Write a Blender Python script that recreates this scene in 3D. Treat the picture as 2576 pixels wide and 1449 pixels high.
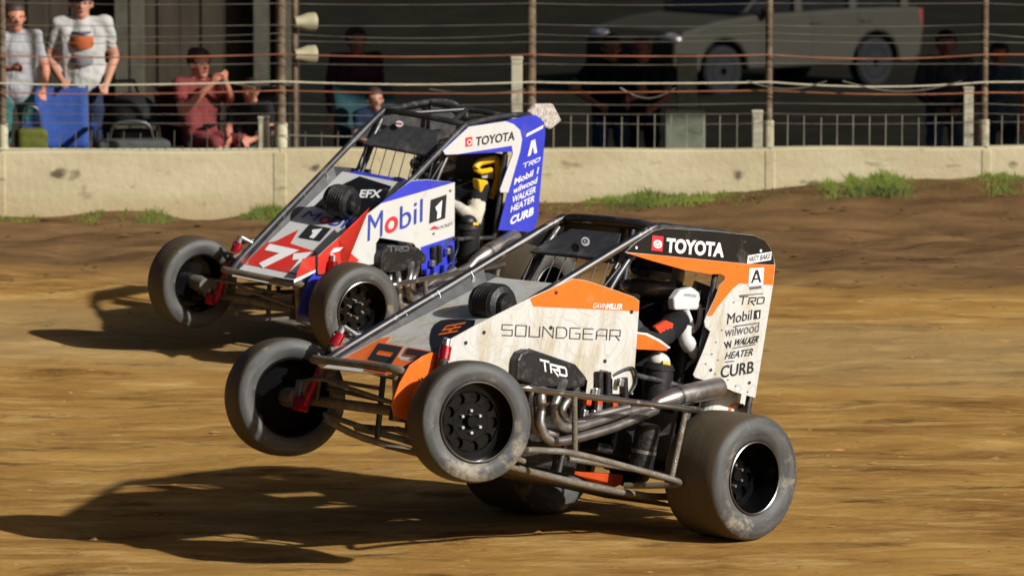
import bpy, bmesh, math, random
import numpy as np
from mathutils import Vector, Matrix
random.seed(7); rng = np.random.default_rng(7)
S = bpy.context.scene
for o_ in list(bpy.data.objects): bpy.data.objects.remove(o_)
COL = S.collection

# ---------------------------------------------------------------- camera, light, exposure
LENS, PITCH, CAMH = 200.0, math.radians(6.06), 4.2
cam = bpy.data.cameras.new('camera'); camo = bpy.data.objects.new('camera', cam); COL.objects.link(camo)
cam.lens = LENS; cam.sensor_width = 36; cam.clip_start = 1; cam.clip_end = 3000
cam.dof.use_dof = True; cam.dof.focus_distance = 29.8; cam.dof.aperture_fstop = 5.0
camo.location = (0, 0, CAMH); camo.rotation_euler = (math.pi/2 - PITCH, 0, 0)
S.camera = camo
SUN_AZ, SUN_EL = math.radians(-35), math.radians(29)      # azimuth from +X
SUNDIR = Vector((math.cos(SUN_AZ)*math.cos(SUN_EL), math.sin(SUN_AZ)*math.cos(SUN_EL), math.sin(SUN_EL)))
w = bpy.data.worlds.new('World'); S.world = w; w.use_nodes = True
wn = w.node_tree.nodes; bg = wn['Background']
sky = wn.new('ShaderNodeTexSky'); sky.sky_type = 'NISHITA'; sky.sun_disc = False
sky.sun_elevation = SUN_EL; sky.sun_rotation = math.pi/2 - SUN_AZ
sky.air_density = 0.5; sky.dust_density = 5.0
w.node_tree.links.new(sky.outputs[0], bg.inputs[0]); bg.inputs[1].default_value = 0.027
sun = bpy.data.lights.new('sun', 'SUN'); sun.energy = 4.0; sun.angle = math.radians(1.1); sun.color = (1, .98, .93)
suno = bpy.data.objects.new('sun', sun); COL.objects.link(suno)
suno.rotation_euler = SUNDIR.to_track_quat('Z', 'Y').to_euler(); suno.location = (20, 10, 15)
S.view_settings.view_transform = 'Standard'; S.view_settings.look = 'None'
S.view_settings.exposure = 0.38; S.view_settings.gamma = 1.0
S.render.engine = 'CYCLES'

# ---------------------------------------------------------------- pixel -> direction helpers (photo scaled to 2576 px wide)
F = LENS/36*2576; CX, CY = 1288, 724.5; CAMP = np.array([0, 0, CAMH])
def ray(px, py):
    v = np.array([(px-CX)/F, 1, -(py-CY)/F]); c, s = math.cos(-PITCH), math.sin(-PITCH)
    return np.array([v[0], v[1]*c-v[2]*s, v[1]*s+v[2]*c])
def at(px, py, y):                     # point on the vertical plane at depth y
    r = ray(px, py); return CAMP + r*(y/r[1])
class Pose:
    def __init__(s, T, yaw, pitch, roll):
        y, p, r = map(math.radians, (yaw, pitch, roll))
        Rz = np.array([[math.cos(y), -math.sin(y), 0], [math.sin(y), math.cos(y), 0], [0, 0, 1]])
        Ry = np.array([[math.cos(p), 0, -math.sin(p)], [0, 1, 0], [math.sin(p), 0, math.cos(p)]])
        Rx = np.array([[1, 0, 0], [0, math.cos(r), -math.sin(r)], [0, math.sin(r), math.cos(r)]])
        s.R = Rz@Ry@Rx; s.T = np.array(T, float)
    def mat(s):
        m = Matrix.Identity(4)
        for i in range(3):
            for j in range(3): m[i][j] = s.R[i, j]
            m[i][3] = s.T[i]
        return m
    def w(s, p): return s.T + s.R@np.asarray(p, float)
    def un(s, p, n=(0, 1, 0), d=.33):  # pixel -> point of the car's own plane n.x = d
        r = s.R.T@ray(*p); o = s.R.T@(CAMP-s.T); n = np.array(n, float)
        return o + r*((d-n@o)/(n@r))
OR = Pose([.637, 28.318, .31], 225, 14.5, 0)          # near car, nose up
BL = Pose([-.396, 36.424, .309], 235.719, 3.283, -5.88)  # far car
def Y(p, d=.33, c=OR): return c.un(p, (0, 1, 0), d)
def X_(p, d, c=OR): return c.un(p, (1, 0, 0), d)

# ---------------------------------------------------------------- materials
MATS = {}
def nodes_of(m): return m.node_tree.nodes, m.node_tree.links
def mat(name, col, rough=.5, metal=0., noise=None, nscale=8, bump=0, bscale=60, coat=0, dirt=None, dirt_amt=.5, dirt_scale=6, stretch=(1, 1, 1), spec=None):
    """procedural principled material: base colour varied by noise, optional dirt layer and bump"""
    if name in MATS: return MATS[name]
    m = bpy.data.materials.new(name); m.use_nodes = True; MATS[name] = m
    n, l = nodes_of(m); b = n['Principled BSDF']
    b.inputs['Roughness'].default_value = rough; b.inputs['Metallic'].default_value = metal
    if spec is not None: b.inputs['Specular IOR Level'].default_value = spec
    if coat: b.inputs['Coat Weight'].default_value = coat; b.inputs['Coat Roughness'].default_value = .1
    tc = n.new('ShaderNodeTexCoord'); mp = n.new('ShaderNodeMapping'); mp.inputs['Scale'].default_value = stretch
    l.new(tc.outputs['Object'], mp.inputs[0])
    src = None
    k = noise if noise is not None else .15
    t = n.new('ShaderNodeTexNoise'); t.inputs['Scale'].default_value = nscale; t.inputs['Detail'].default_value = 6
    l.new(mp.outputs[0], t.inputs['Vector'])
    r = n.new('ShaderNodeValToRGB'); r.color_ramp.elements[0].position = .3; r.color_ramp.elements[1].position = .7
    r.color_ramp.elements[0].color = (*[c*(1-k) for c in col], 1); r.color_ramp.elements[1].color = (*[min(1, c*(1+k)) for c in col], 1)
    l.new(t.outputs[0], r.inputs[0]); src = r.outputs[0]
    if dirt:
        t2 = n.new('ShaderNodeTexNoise'); t2.inputs['Scale'].default_value = dirt_scale; t2.inputs['Detail'].default_value = 9; t2.inputs['Roughness'].default_value = .7
        l.new(mp.outputs[0], t2.inputs['Vector'])
        r2 = n.new('ShaderNodeValToRGB'); e = r2.color_ramp.elements
        e[0].position = .62-.35*dirt_amt; e[1].position = .78-.3*dirt_amt; l.new(t2.outputs[0], r2.inputs[0])
        mx = n.new('ShaderNodeMixRGB'); mx.inputs[2].default_value = (*dirt, 1); l.new(r2.outputs[0], mx.inputs[0]); l.new(src, mx.inputs[1]); src = mx.outputs[0]
        mr = n.new('ShaderNodeMixRGB'); mr.inputs[1].default_value = (rough,)*3+(1,); mr.inputs[2].default_value = (.85,)*3+(1,)
        l.new(r2.outputs[0], mr.inputs[0]); l.new(mr.outputs[0], b.inputs['Roughness'])
        if metal:
            mm = n.new('ShaderNodeMath'); mm.operation = 'MULTIPLY_ADD'; mm.inputs[1].default_value = -metal; mm.inputs[2].default_value = metal
            l.new(r2.outputs[0], mm.inputs[0]); l.new(mm.outputs[0], b.inputs['Metallic'])
    l.new(src, b.inputs['Base Color'])
    if bump:
        t3 = n.new('ShaderNodeTexNoise'); t3.inputs['Scale'].default_value = bscale; t3.inputs['Detail'].default_value = 4
        l.new(mp.outputs[0], t3.inputs['Vector'])
        bp = n.new('ShaderNodeBump'); bp.inputs['Strength'].default_value = bump; bp.inputs['Distance'].default_value = .01
        l.new(t3.outputs[0], bp.inputs['Height']); l.new(bp.outputs[0], b.inputs['Normal'])
    return m
MUD = (.16, .105, .05)
def panel_white(name):
    """white vinyl with thin grey contour lines, tan splash stains"""
    m = mat(name, (.57, .565, .535), .38, noise=.04, coat=.2, dirt=(.40, .34, .22), dirt_amt=.40, dirt_scale=5.5, stretch=(1.3, 1, .33))
    n, l = nodes_of(m); b = n['Principled BSDF']; src = b.inputs['Base Color'].links[0].from_socket
    tc = n.new('ShaderNodeTexCoord')
    t = n.new('ShaderNodeTexNoise'); t.inputs['Scale'].default_value = 3.2; t.inputs['Detail'].default_value = 1
    l.new(tc.outputs['Object'], t.inputs['Vector'])
    a = n.new('ShaderNodeMath'); a.operation = 'MULTIPLY'; a.inputs[1].default_value = 16; l.new(t.outputs[0], a.inputs[0])
    f = n.new('ShaderNodeMath'); f.operation = 'FRACT'; l.new(a.outputs[0], f.inputs[0])
    r = n.new('ShaderNodeValToRGB'); e = r.color_ramp.elements
    e[0].position = .40; e[0].color = (0, 0, 0, 1); e[1].position = .60; e[1].color = (0, 0, 0, 1)
    x = e.new(.5); x.color = (1, 1, 1, 1); l.new(f.outputs[0], r.inputs[0])
    k = n.new('ShaderNodeMath'); k.operation = 'MULTIPLY'; k.inputs[1].default_value = .32; l.new(r.outputs[0], k.inputs[0])
    mx = n.new('ShaderNodeMixRGB'); mx.inputs[2].default_value = (.25, .25, .25, 1)
    l.new(k.outputs[0], mx.inputs[0]); l.new(src, mx.inputs[1]); l.new(mx.outputs[0], b.inputs['Base Color'])
    return m
M = {}
M['white_o'] = panel_white('contour white vinyl')
M['white_b'] = mat('white vinyl', (.58, .58, .565), .35, noise=.03, coat=.2, dirt=(.45, .38, .28), dirt_amt=.08)
M['orange'] = mat('orange paint', (.85, .16, .018), .35, noise=.05, coat=.3, dirt=(.4, .2, .08), dirt_amt=.06)
M['blackp'] = mat('black paint', (.008, .008, .009), .35, noise=.2, coat=.2, dirt=(.09, .075, .055), dirt_amt=.12)
M['blue'] = mat('blue paint', (.035, .05, .52), .35, noise=.1, coat=.3, dirt=(.1, .09, .2), dirt_amt=.1)
M['red'] = mat('red paint', (.62, .035, .025), .35, noise=.06, coat=.3, dirt=(.3, .12, .08), dirt_amt=.1)
M['ink'] = mat('black ink', (.018, .018, .02), .5)
M['inkgrey'] = mat('grey ink', (.12, .12, .13), .5)
M['inkwhite'] = mat('white ink', (.78, .78, .78), .5, noise=.03)
M['inkred'] = mat('red ink', (.62, .03, .04), .5)
M['inkblue'] = mat('blue ink', (.03, .06, .38), .5)
M['chrome'] = mat('polished tube', (.42, .41, .40), .28, 1, noise=.15, dirt=MUD, dirt_amt=.12, dirt_scale=12)
M['steel'] = mat('dull steel tube', (.10, .10, .105), .42, .8, noise=.3, dirt=(.13, .1, .07), dirt_amt=.25, dirt_scale=14)
M['mudsteel'] = mat('muddy steel tube', (.22, .205, .18), .5, .6, noise=.3, dirt=(.14, .105, .065), dirt_amt=.6, dirt_scale=18, bump=.6, bscale=120)
M['header'] = mat('heat tinted pipe', (.27, .25, .235), .38, .85, noise=.35, nscale=14, dirt=(.2, .15, .1), dirt_amt=.2)
M['alu'] = mat('aluminium', (.5, .5, .5), .35, .9, noise=.2, dirt=MUD, dirt_amt=.2)
M['plate'] = mat('grey carbon sheet', (.05, .051, .055), .45, noise=.3, nscale=20, dirt=(.13, .11, .08), dirt_amt=.2)
M['dark'] = mat('black plastic', (.012, .012, .013), .45, noise=.3, dirt=(.08, .065, .045), dirt_amt=.22, dirt_scale=14, bump=.2)
M['engine'] = mat('dark engine casting', (.025, .024, .024), .5, .4, noise=.5, nscale=25, dirt=(.08, .06, .04), dirt_amt=.3, bump=.5)
M['redshock'] = mat('red anodised metal', (.42, .012, .022), .3, .6, noise=.2, dirt=MUD, dirt_amt=.22, dirt_scale=20)
M['orangefit'] = mat('orange anodised fitting', (.75, .1, .02), .35, .4)
M['rim'] = mat('black rim', (.004, .004, .0045), .16, .0, noise=.3, spec=.35)
M['bead'] = mat('bead ring', (.3, .3, .3), .3, 1, noise=.2)
M['maroon'] = mat('maroon sheet', (.16, .02, .018), .4, noise=.2)
M['seatwhite'] = mat('white pad', (.62, .62, .62), .5, noise=.05)
M['seatyellow'] = mat('yellow pad', (.72, .42, .01), .45, noise=.1)
M['tank'] = mat('white tank plastic', (.6, .59, .55), .45, noise=.06, dirt=(.3, .25, .17), dirt_amt=.25)
def tyre_mat():
    m = bpy.data.materials.new('dusty tyre rubber'); m.use_nodes = True; n, l = nodes_of(m); b = n['Principled BSDF']
    tc = n.new('ShaderNodeTexCoord'); sp = n.new('ShaderNodeSeparateXYZ'); l.new(tc.outputs['Object'], sp.inputs[0])
    # wheel axis = local Y; radius from X,Z ; angle for swirled stains
    r2 = n.new('ShaderNodeMath'); r2.operation = 'MULTIPLY'; l.new(sp.outputs[0], r2.inputs[0]); l.new(sp.outputs[0], r2.inputs[1])
    z2 = n.new('ShaderNodeMath'); z2.operation = 'MULTIPLY_ADD'; l.new(sp.outputs[2], z2.inputs[0]); l.new(sp.outputs[2], z2.inputs[1]); l.new(r2.outputs[0], z2.inputs[2])
    rr = n.new('ShaderNodeMath'); rr.operation = 'SQRT'; l.new(z2.outputs[0], rr.inputs[0])
    an = n.new('ShaderNodeMath'); an.operation = 'ARCTAN2'; l.new(sp.outputs[2], an.inputs[0]); l.new(sp.outputs[0], an.inputs[1])
    cb = n.new('ShaderNodeCombineXYZ'); l.new(rr.outputs[0], cb.inputs[0]); l.new(sp.outputs[1], cb.inputs[1])
    a2 = n.new('ShaderNodeMath'); a2.operation = 'MULTIPLY'; a2.inputs[1].default_value = .05; l.new(an.outputs[0], a2.inputs[0]); l.new(a2.outputs[0], cb.inputs[2])
    t = n.new('ShaderNodeTexNoise'); t.inputs['Scale'].default_value = 26; t.inputs['Detail'].default_value = 5; l.new(cb.outputs[0], t.inputs['Vector'])
    ramp = n.new('ShaderNodeValToRGB'); e = ramp.color_ramp.elements
    e[0].position = .35; e[0].color = (.042, .043, .044, 1); e[1].position = .72; e[1].color = (.105, .105, .10, 1); l.new(t.outputs[0], ramp.inputs[0])
    # tan mud smear on parts of the sidewall
    t2 = n.new('ShaderNodeTexNoise'); t2.inputs['Scale'].default_value = 5; t2.inputs['Detail'].default_value = 8; t2.inputs['Roughness'].default_value = .7; l.new(tc.outputs['Object'], t2.inputs['Vector'])
    rp = n.new('ShaderNodeValToRGB'); rp.color_ramp.elements[0].position = .53; rp.color_ramp.elements[1].position = .66; l.new(t2.outputs[0], rp.inputs[0])
    mx = n.new('ShaderNodeMixRGB'); mx.inputs[2].default_value = (.30, .26, .185, 1); l.new(rp.outputs[0], mx.inputs[0]); l.new(ramp.outputs[0], mx.inputs[1])
    # tread band carries brown clay: by the normal's radial part
    g = n.new('ShaderNodeNewGeometry'); vt = n.new('ShaderNodeVectorTransform'); vt.vector_type = 'NORMAL'; vt.convert_from = 'WORLD'; vt.convert_to = 'OBJECT'
    l.new(g.outputs['Normal'], vt.inputs[0]); sn = n.new('ShaderNodeSeparateXYZ'); l.new(vt.outputs[0], sn.inputs[0])
    ab = n.new('ShaderNodeMath'); ab.operation = 'ABSOLUTE'; l.new(sn.outputs[1], ab.inputs[0])
    rt = n.new('ShaderNodeValToRGB'); rt.color_ramp.elements[0].position = .35; rt.color_ramp.elements[0].color = (1, 1, 1, 1); rt.color_ramp.elements[1].position = .75; rt.color_ramp.elements[1].color = (0, 0, 0, 1)
    l.new(ab.outputs[0], rt.inputs[0])
    mt = n.new('ShaderNodeMixRGB'); mt.inputs[2].default_value = (.075, .056, .032, 1); l.new(rt.outputs[0], mt.inputs[0]); l.new(mx.outputs[0], mt.inputs[1])
    l.new(mt.outputs[0], b.inputs['Base Color']); b.inputs['Roughness'].default_value = .62
    bp = n.new('ShaderNodeBump'); bp.inputs['Strength'].default_value = .35; bp.inputs['Distance'].default_value = .006; l.new(t.outputs[0], bp.inputs['Height']); l.new(bp.outputs[0], b.inputs['Normal'])
    return m
M['tyre'] = tyre_mat()

# ---------------------------------------------------------------- geometry helpers
def mesh_obj(name, geo, m, parent=None, smooth=False):
    v, f = geo[0], geo[1]
    me = bpy.data.meshes.new(name); me.from_pydata([tuple(map(float, p)) for p in v], [], f)
    mats = m if isinstance(m, (list, tuple)) else [m]
    for k in mats: me.materials.append(k)
    if len(geo) > 2: me.polygons.foreach_set('material_index', geo[2])
    if smooth: me.polygons.foreach_set('use_smooth', [True]*len(me.polygons))
    me.update()
    if smooth: me.set_sharp_from_angle(angle=math.radians(42))
    o = bpy.data.objects.new(name, me); COL.objects.link(o)
    if parent: o.parent = parent
    return o
def fixn(o):
    bm = bmesh.new(); bm.from_mesh(o.data); bmesh.ops.recalc_face_normals(bm, faces=bm.faces); bm.to_mesh(o.data); bm.free(); return o
def bev(o, wdt=.006, seg=2):
    md = o.modifiers.new('bevel', 'BEVEL'); md.width = wdt; md.segments = seg; md.limit_method = 'ANGLE'; md.angle_limit = math.radians(40); return o
def join(*gs):
    V, Fc = [], []
    for g in gs:
        k = len(V); V += [tuple(p) for p in g[0]]; Fc += [tuple(i+k for i in f) for f in g[1]]
    return V, Fc
def tube(path, r, seg=10, caps=True):
    P = [np.array(p, float) for p in path]; n = len(P); rs = r if isinstance(r, (list, tuple)) else [r]*n
    T = [(P[min(i+1, n-1)]-P[max(i-1, 0)]) for i in range(n)]; T = [t/np.linalg.norm(t) for t in T]
    a = np.array([0, 0, 1.]) if abs(T[0][2]) < .9 else np.array([1., 0, 0])
    u = np.cross(T[0], a); u /= np.linalg.norm(u); V, Fc = [], []
    for i in range(n):
        u = u - T[i]*(u@T[i]); u /= np.linalg.norm(u); v = np.cross(T[i], u)
        for k in range(seg):
            th = 2*math.pi*k/seg; V.append(P[i]+rs[i]*(math.cos(th)*u+math.sin(th)*v))
    for i in range(n-1):
        for k in range(seg):
            k2 = (k+1) % seg; Fc.append((i*seg+k, i*seg+k2, (i+1)*seg+k2, (i+1)*seg+k))
    if caps: Fc.append(tuple(range(seg))[::-1]); Fc.append(tuple((n-1)*seg+k for k in range(seg)))
    return V, Fc
def smooth_path(pts, n=5):
    P = [np.array(p, float) for p in pts]
    if len(P) < 3: return P
    out = []
    for i in range(len(P)-1):
        p0, p1, p2, p3 = P[max(i-1, 0)], P[i], P[i+1], P[min(i+2, len(P)-1)]
        for k in range(n):
            t = k/n; out.append(.5*((2*p1)+(p2-p0)*t+(2*p0-5*p1+4*p2-p3)*t*t+(3*p1-p0-3*p2+p3)*t**3))
    return out+[P[-1]]
def box(c, s, R=None):
    c = np.array(c, float); h = np.array(s, float)/2; V = []
    for x in (-1, 1):
        for y in (-1, 1):
            for z in (-1, 1):
                p = np.array([x, y, z])*h; V.append(c+(p if R is None else R@p))
    return V, [(0, 1, 3, 2), (4, 6, 7, 5), (0, 4, 5, 1), (2, 3, 7, 6), (0, 2, 6, 4), (1, 5, 7, 3)]
def lathe(prof, seg=48, c=(0, 0, 0)):
    """profile of (axial y, radius) round local Y"""
    V, Fc = [], []; n = len(prof)
    for k in range(seg):
        a = 2*math.pi*k/seg
        for y, r in prof: V.append((c[0]+r*math.cos(a), c[1]+y, c[2]+r*math.sin(a)))
    for k in range(seg):
        for i in range(n-1):
            k2 = (k+1) % seg; Fc.append((k*n+i, k*n+i+1, k2*n+i+1, k2*n+i))
    return V, Fc
def prism(pts, nrm, t):
    """closed outline of 3D points, extruded by -t*nrm"""
    P = [np.array(p, float) for p in pts]; q = np.array(nrm, float); n = len(P)
    return P+[p-q*t for p in P], [tuple(range(n)), tuple(range(n, 2*n))[::-1]]+[(i, i+n, (i+1) % n+n, (i+1) % n) for i in range(n)]
def ellipsoid(c, r, seg=16, rings=10, R=None):
    V, Fc = [], []; c = np.array(c, float)
    for i in range(rings+1):
        t = math.pi*i/rings
        for k in range(seg):
            a = 2*math.pi*k/seg; p = np.array([r[0]*math.sin(t)*math.cos(a), r[1]*math.sin(t)*math.sin(a), r[2]*math.cos(t)])
            V.append(c+(p if R is None else R@p))
    for i in range(rings):
        for k in range(seg):
            k2 = (k+1) % seg; Fc.append((i*seg+k, (i+1)*seg+k, (i+1)*seg+k2, i*seg+k2))
    return V, Fc
def empty(name, label=None, cat=None, group=None, M4=None):
    o = bpy.data.objects.new(name, None); COL.objects.link(o); o.empty_display_size = .2
    if M4 is not None: o.matrix_world = M4
    tag(o, label, cat, group); return o
def tag(o, label=None, cat=None, group=None, kind=None):
    if label: o['label'] = label
    if cat: o['category'] = cat
    if group: o['group'] = group
    if kind: o['kind'] = kind
    return o

# ---------------------------------------------------------------- lettering (flat print as geometry a hair proud of its panel)
TXT = {}
def text2d(s, bold=0.0):
    if (s, bold) in TXT: return TXT[(s, bold)]
    cu = bpy.data.curves.new('t', 'FONT'); cu.body = s; cu.offset = bold; cu.resolution_u = 4; cu.fill_mode = 'FRONT'
    o = bpy.data.objects.new('t', cu); COL.objects.link(o); bpy.context.view_layer.update()
    me = bpy.data.meshes.new_from_object(o.evaluated_get(bpy.context.evaluated_depsgraph_get()))
    v = np.array([p.co[:2] for p in me.vertices]); f = [tuple(p.vertices) for p in me.polygons]
    lo, hi = v.min(0), v.max(0); v = (v-lo)/(hi-lo)
    bpy.data.objects.remove(o); bpy.data.curves.remove(cu); bpy.data.meshes.remove(me)
    TXT[(s, bold)] = (v, f); return v, f
STROKE = {'S': [[(1, 1), (0, 1), (0, .52), (1, .52), (1, 0), (0, 0)]], 'O': [[(0, 0), (0, 1), (1, 1), (1, 0), (0, 0)]], 'U': [[(0, 1), (0, 0), (1, 0), (1, 1)]],
  'N': [[(0, 0), (0, 1), (1, 0), (1, 1)]], 'D': [[(0, 0), (0, 1), (.75, 1), (1, .75), (1, .25), (.75, 0), (0, 0)]], 'G': [[(1, 1), (0, 1), (0, 0), (1, 0), (1, .5), (.5, .5)]],
  'E': [[(1, 1), (0, 1), (0, 0), (1, 0)], [(0, .52), (.9, .52)]], 'A': [[(0, 0), (0, .75), (.25, 1), (1, 1), (1, 0)], [(0, .42), (1, .42)]],
  'R': [[(0, 0), (0, 1), (1, 1), (1, .45), (0, .45)], [(.55, .45), (1, 0)]], 'T': [[(0, 1), (1, 1)], [(.5, 1), (.5, 0)]],
  'H': [[(0, 0), (0, 1)], [(1, 0), (1, 1)], [(0, .5), (1, .5)]], 'V': [[(0, 1), (.5, 0), (1, 1)]],
  'r': [[(0, 0), (0, .8), (1, .8), (1, .4), (.3, .4), (1, -.15)]], 'd': [[(0, .05), (0, .8), (.85, .8), (1, .65), (1, .15), (.85, .05), (0, .05)]], '9': [[(.1, 0), (1, 0), (1, 1), (0, 1), (0, .45), (1, .45)]], '7': [[(0, 1), (1, 1), (.35, 0)]], '1': [[(.0, .78), (.5, 1), (.5, 0)]], 't': [[(-.25, 1), (1.1, 1)], [(.4, 1), (.4, 0)]]}
def stroke2d(s, wd=.09, gap=.28, aspect=.8):
    V, Fc = [], []; x = 0
    for ch in s:
        for pl in STROKE.get(ch, []):
            P = [np.array([x+a*aspect, b]) for a, b in pl]
            closed = np.allclose(P[0], P[-1]); n = len(P)-1 if closed else len(P)
            L, R = [], []
            for i in range(n):
                p = P[i]; a = P[(i-1) % n] if (closed or i > 0) else None; c = P[(i+1) % n] if (closed or i < n-1) else None
                d1 = (p-a)/np.linalg.norm(p-a) if a is not None else None; d2 = (c-p)/np.linalg.norm(c-p) if c is not None else None
                if d1 is None: d1 = d2
                if d2 is None: d2 = d1
                n1 = np.array([-d1[1], d1[0]]); n2 = np.array([-d2[1], d2[0]]); mm = n1+n2; mm /= max(np.linalg.norm(mm), .3)
                k = min(1/max(mm@n1, .4), 2.2); L.append(p+mm*k*wd/2); R.append(p-mm*k*wd/2)
            b = len(V); V += L+R
            for i in range(n if closed else n-1): j = (i+1) % n; Fc.append((b+i, b+n+i, b+n+j, b+j))
        x += aspect+gap
    v = np.array(V); lo, hi = v.min(0), v.max(0); return (v-lo)/(hi-lo), Fc
def put(parent, geo2, plane, bl, br, tl, m, lift=.003, name='lettering'):
    """map unit-square print to the parallelogram bl,br,tl (pixels) on a plane function px->local, lifted along the plane normal"""
    A, B, Cc = plane(bl), plane(br), plane(tl); nr = np.cross(B-A, Cc-A); nr /= np.linalg.norm(nr)
    v, f = geo2
    return mesh_obj(name, ([A+(B-A)*p[0]+(Cc-A)*p[1]+nr*lift for p in v], f), m, parent)
UNIT = (np.array([[0, 0], [1, 0], [1, 1], [0, 1]]), [(0, 1, 2, 3)])
def disc2d(n=20): return (np.array([[.5+.5*math.cos(2*math.pi*k/n), .5+.5*math.sin(2*math.pi*k/n)] for k in range(n)]), [tuple(range(n))])
def ring2d(w_=.2, n=24):
    V = [[.5+r*math.cos(2*math.pi*k/n), .5+r*math.sin(2*math.pi*k/n)] for r in (.5, .5-w_) for k in range(n)]
    return (np.array(V), [(k, (k+1) % n, n+(k+1) % n, n+k) for k in range(n)])

# ---------------------------------------------------------------- setting: ground, wall, fence
def vnoise(x, y, seed=0):
    r = np.random.default_rng(seed).random((64, 64)); xi = np.floor(x).astype(int); yi = np.floor(y).astype(int); fx = x-xi; fy = y-yi
    fx = fx*fx*(3-2*fx); fy = fy*fy*(3-2*fy); g = lambda a, b: r[a % 64, b % 64]
    return (g(xi, yi)*(1-fx)+g(xi+1, yi)*fx)*(1-fy)+(g(xi, yi+1)*(1-fx)+g(xi+1, yi+1)*fx)*fy
PY = np.array([0, 33.2, 34.6, 35.9, 37.5, 39.5, 41.5, 43.3, 44.6, 46, 48, 54, 66, 90, 700]); PZ = np.array([0, 0, .05, .11, .17, .2, .12, .03, 0, -.02, -.1, -.85, -1.25, -1.4, -1.4])
def gz(y): return np.interp(y, PY, PZ)
def wall_y(x): return 45.35+.055*x
xs = np.concatenate([np.linspace(-600, -9, 24)[:-1], np.arange(-9, 9, .09), np.linspace(9, 600, 24)])
ys = np.concatenate([np.linspace(-60, 25, 12)[:-1], np.arange(25, 46.2, .045), np.arange(46.2, 70, .5), np.linspace(70, 900, 20)])
GX, GY = np.meshgrid(xs, ys); GZ = gz(GY)
near = np.clip((9-np.abs(GX))/1, 0, 1)*np.clip((GY-25)/1, 0, 1)*np.clip((45.8-GY)/.3, 0, 1)
bermk = np.clip((GY-37.2-.25*np.sin(GX*.7))/1.2, 0, 1)
disp = (vnoise(GX*.9, GY*1.9, 1)-.5)*.03+(vnoise(GX*2.2, GY*4.1, 2)-.5)*.02+(vnoise(GX*5, GY*9, 3)-.5)*.012+bermk*((vnoise(GX*1.6, GY*2.2, 4)-.5)*.09+(vnoise(GX*4.5, GY*5, 5)-.5)*.035)
rr_ = .27*np.clip((GX+1.5)/5.5, 0, 1)*np.clip((GY-43.2)/1.6, 0, 1)
GZ = GZ+near*(disp+rr_)
nx, ny = len(xs), len(ys)
verts = np.stack([GX, GY, GZ], -1).reshape(-1, 3)
idx = np.arange(nx*ny).reshape(ny, nx); quads = np.stack([idx[:-1, :-1], idx[:-1, 1:], idx[1:, 1:], idx[1:, :-1]], -1).reshape(-1, 4)
me = bpy.data.meshes.new('ground'); me.vertices.add(len(verts)); me.vertices.foreach_set('co', verts.ravel())
me.loops.add(quads.size); me.loops.foreach_set('vertex_index', quads.ravel().astype(np.int32))
me.polygons.add(len(quads)); me.polygons.foreach_set('loop_start', np.arange(0, quads.size, 4, dtype=np.int32)); me.polygons.foreach_set('loop_total', np.full(len(quads), 4, np.int32))
me.update(); me.validate(); me.polygons.foreach_set('use_smooth', [True]*len(quads))
ground = bpy.data.objects.new('ground', me); COL.objects.link(ground); ground['kind'] = 'structure'; ground['label'] = 'tan clay dirt race track with darker loam near the wall'
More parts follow.
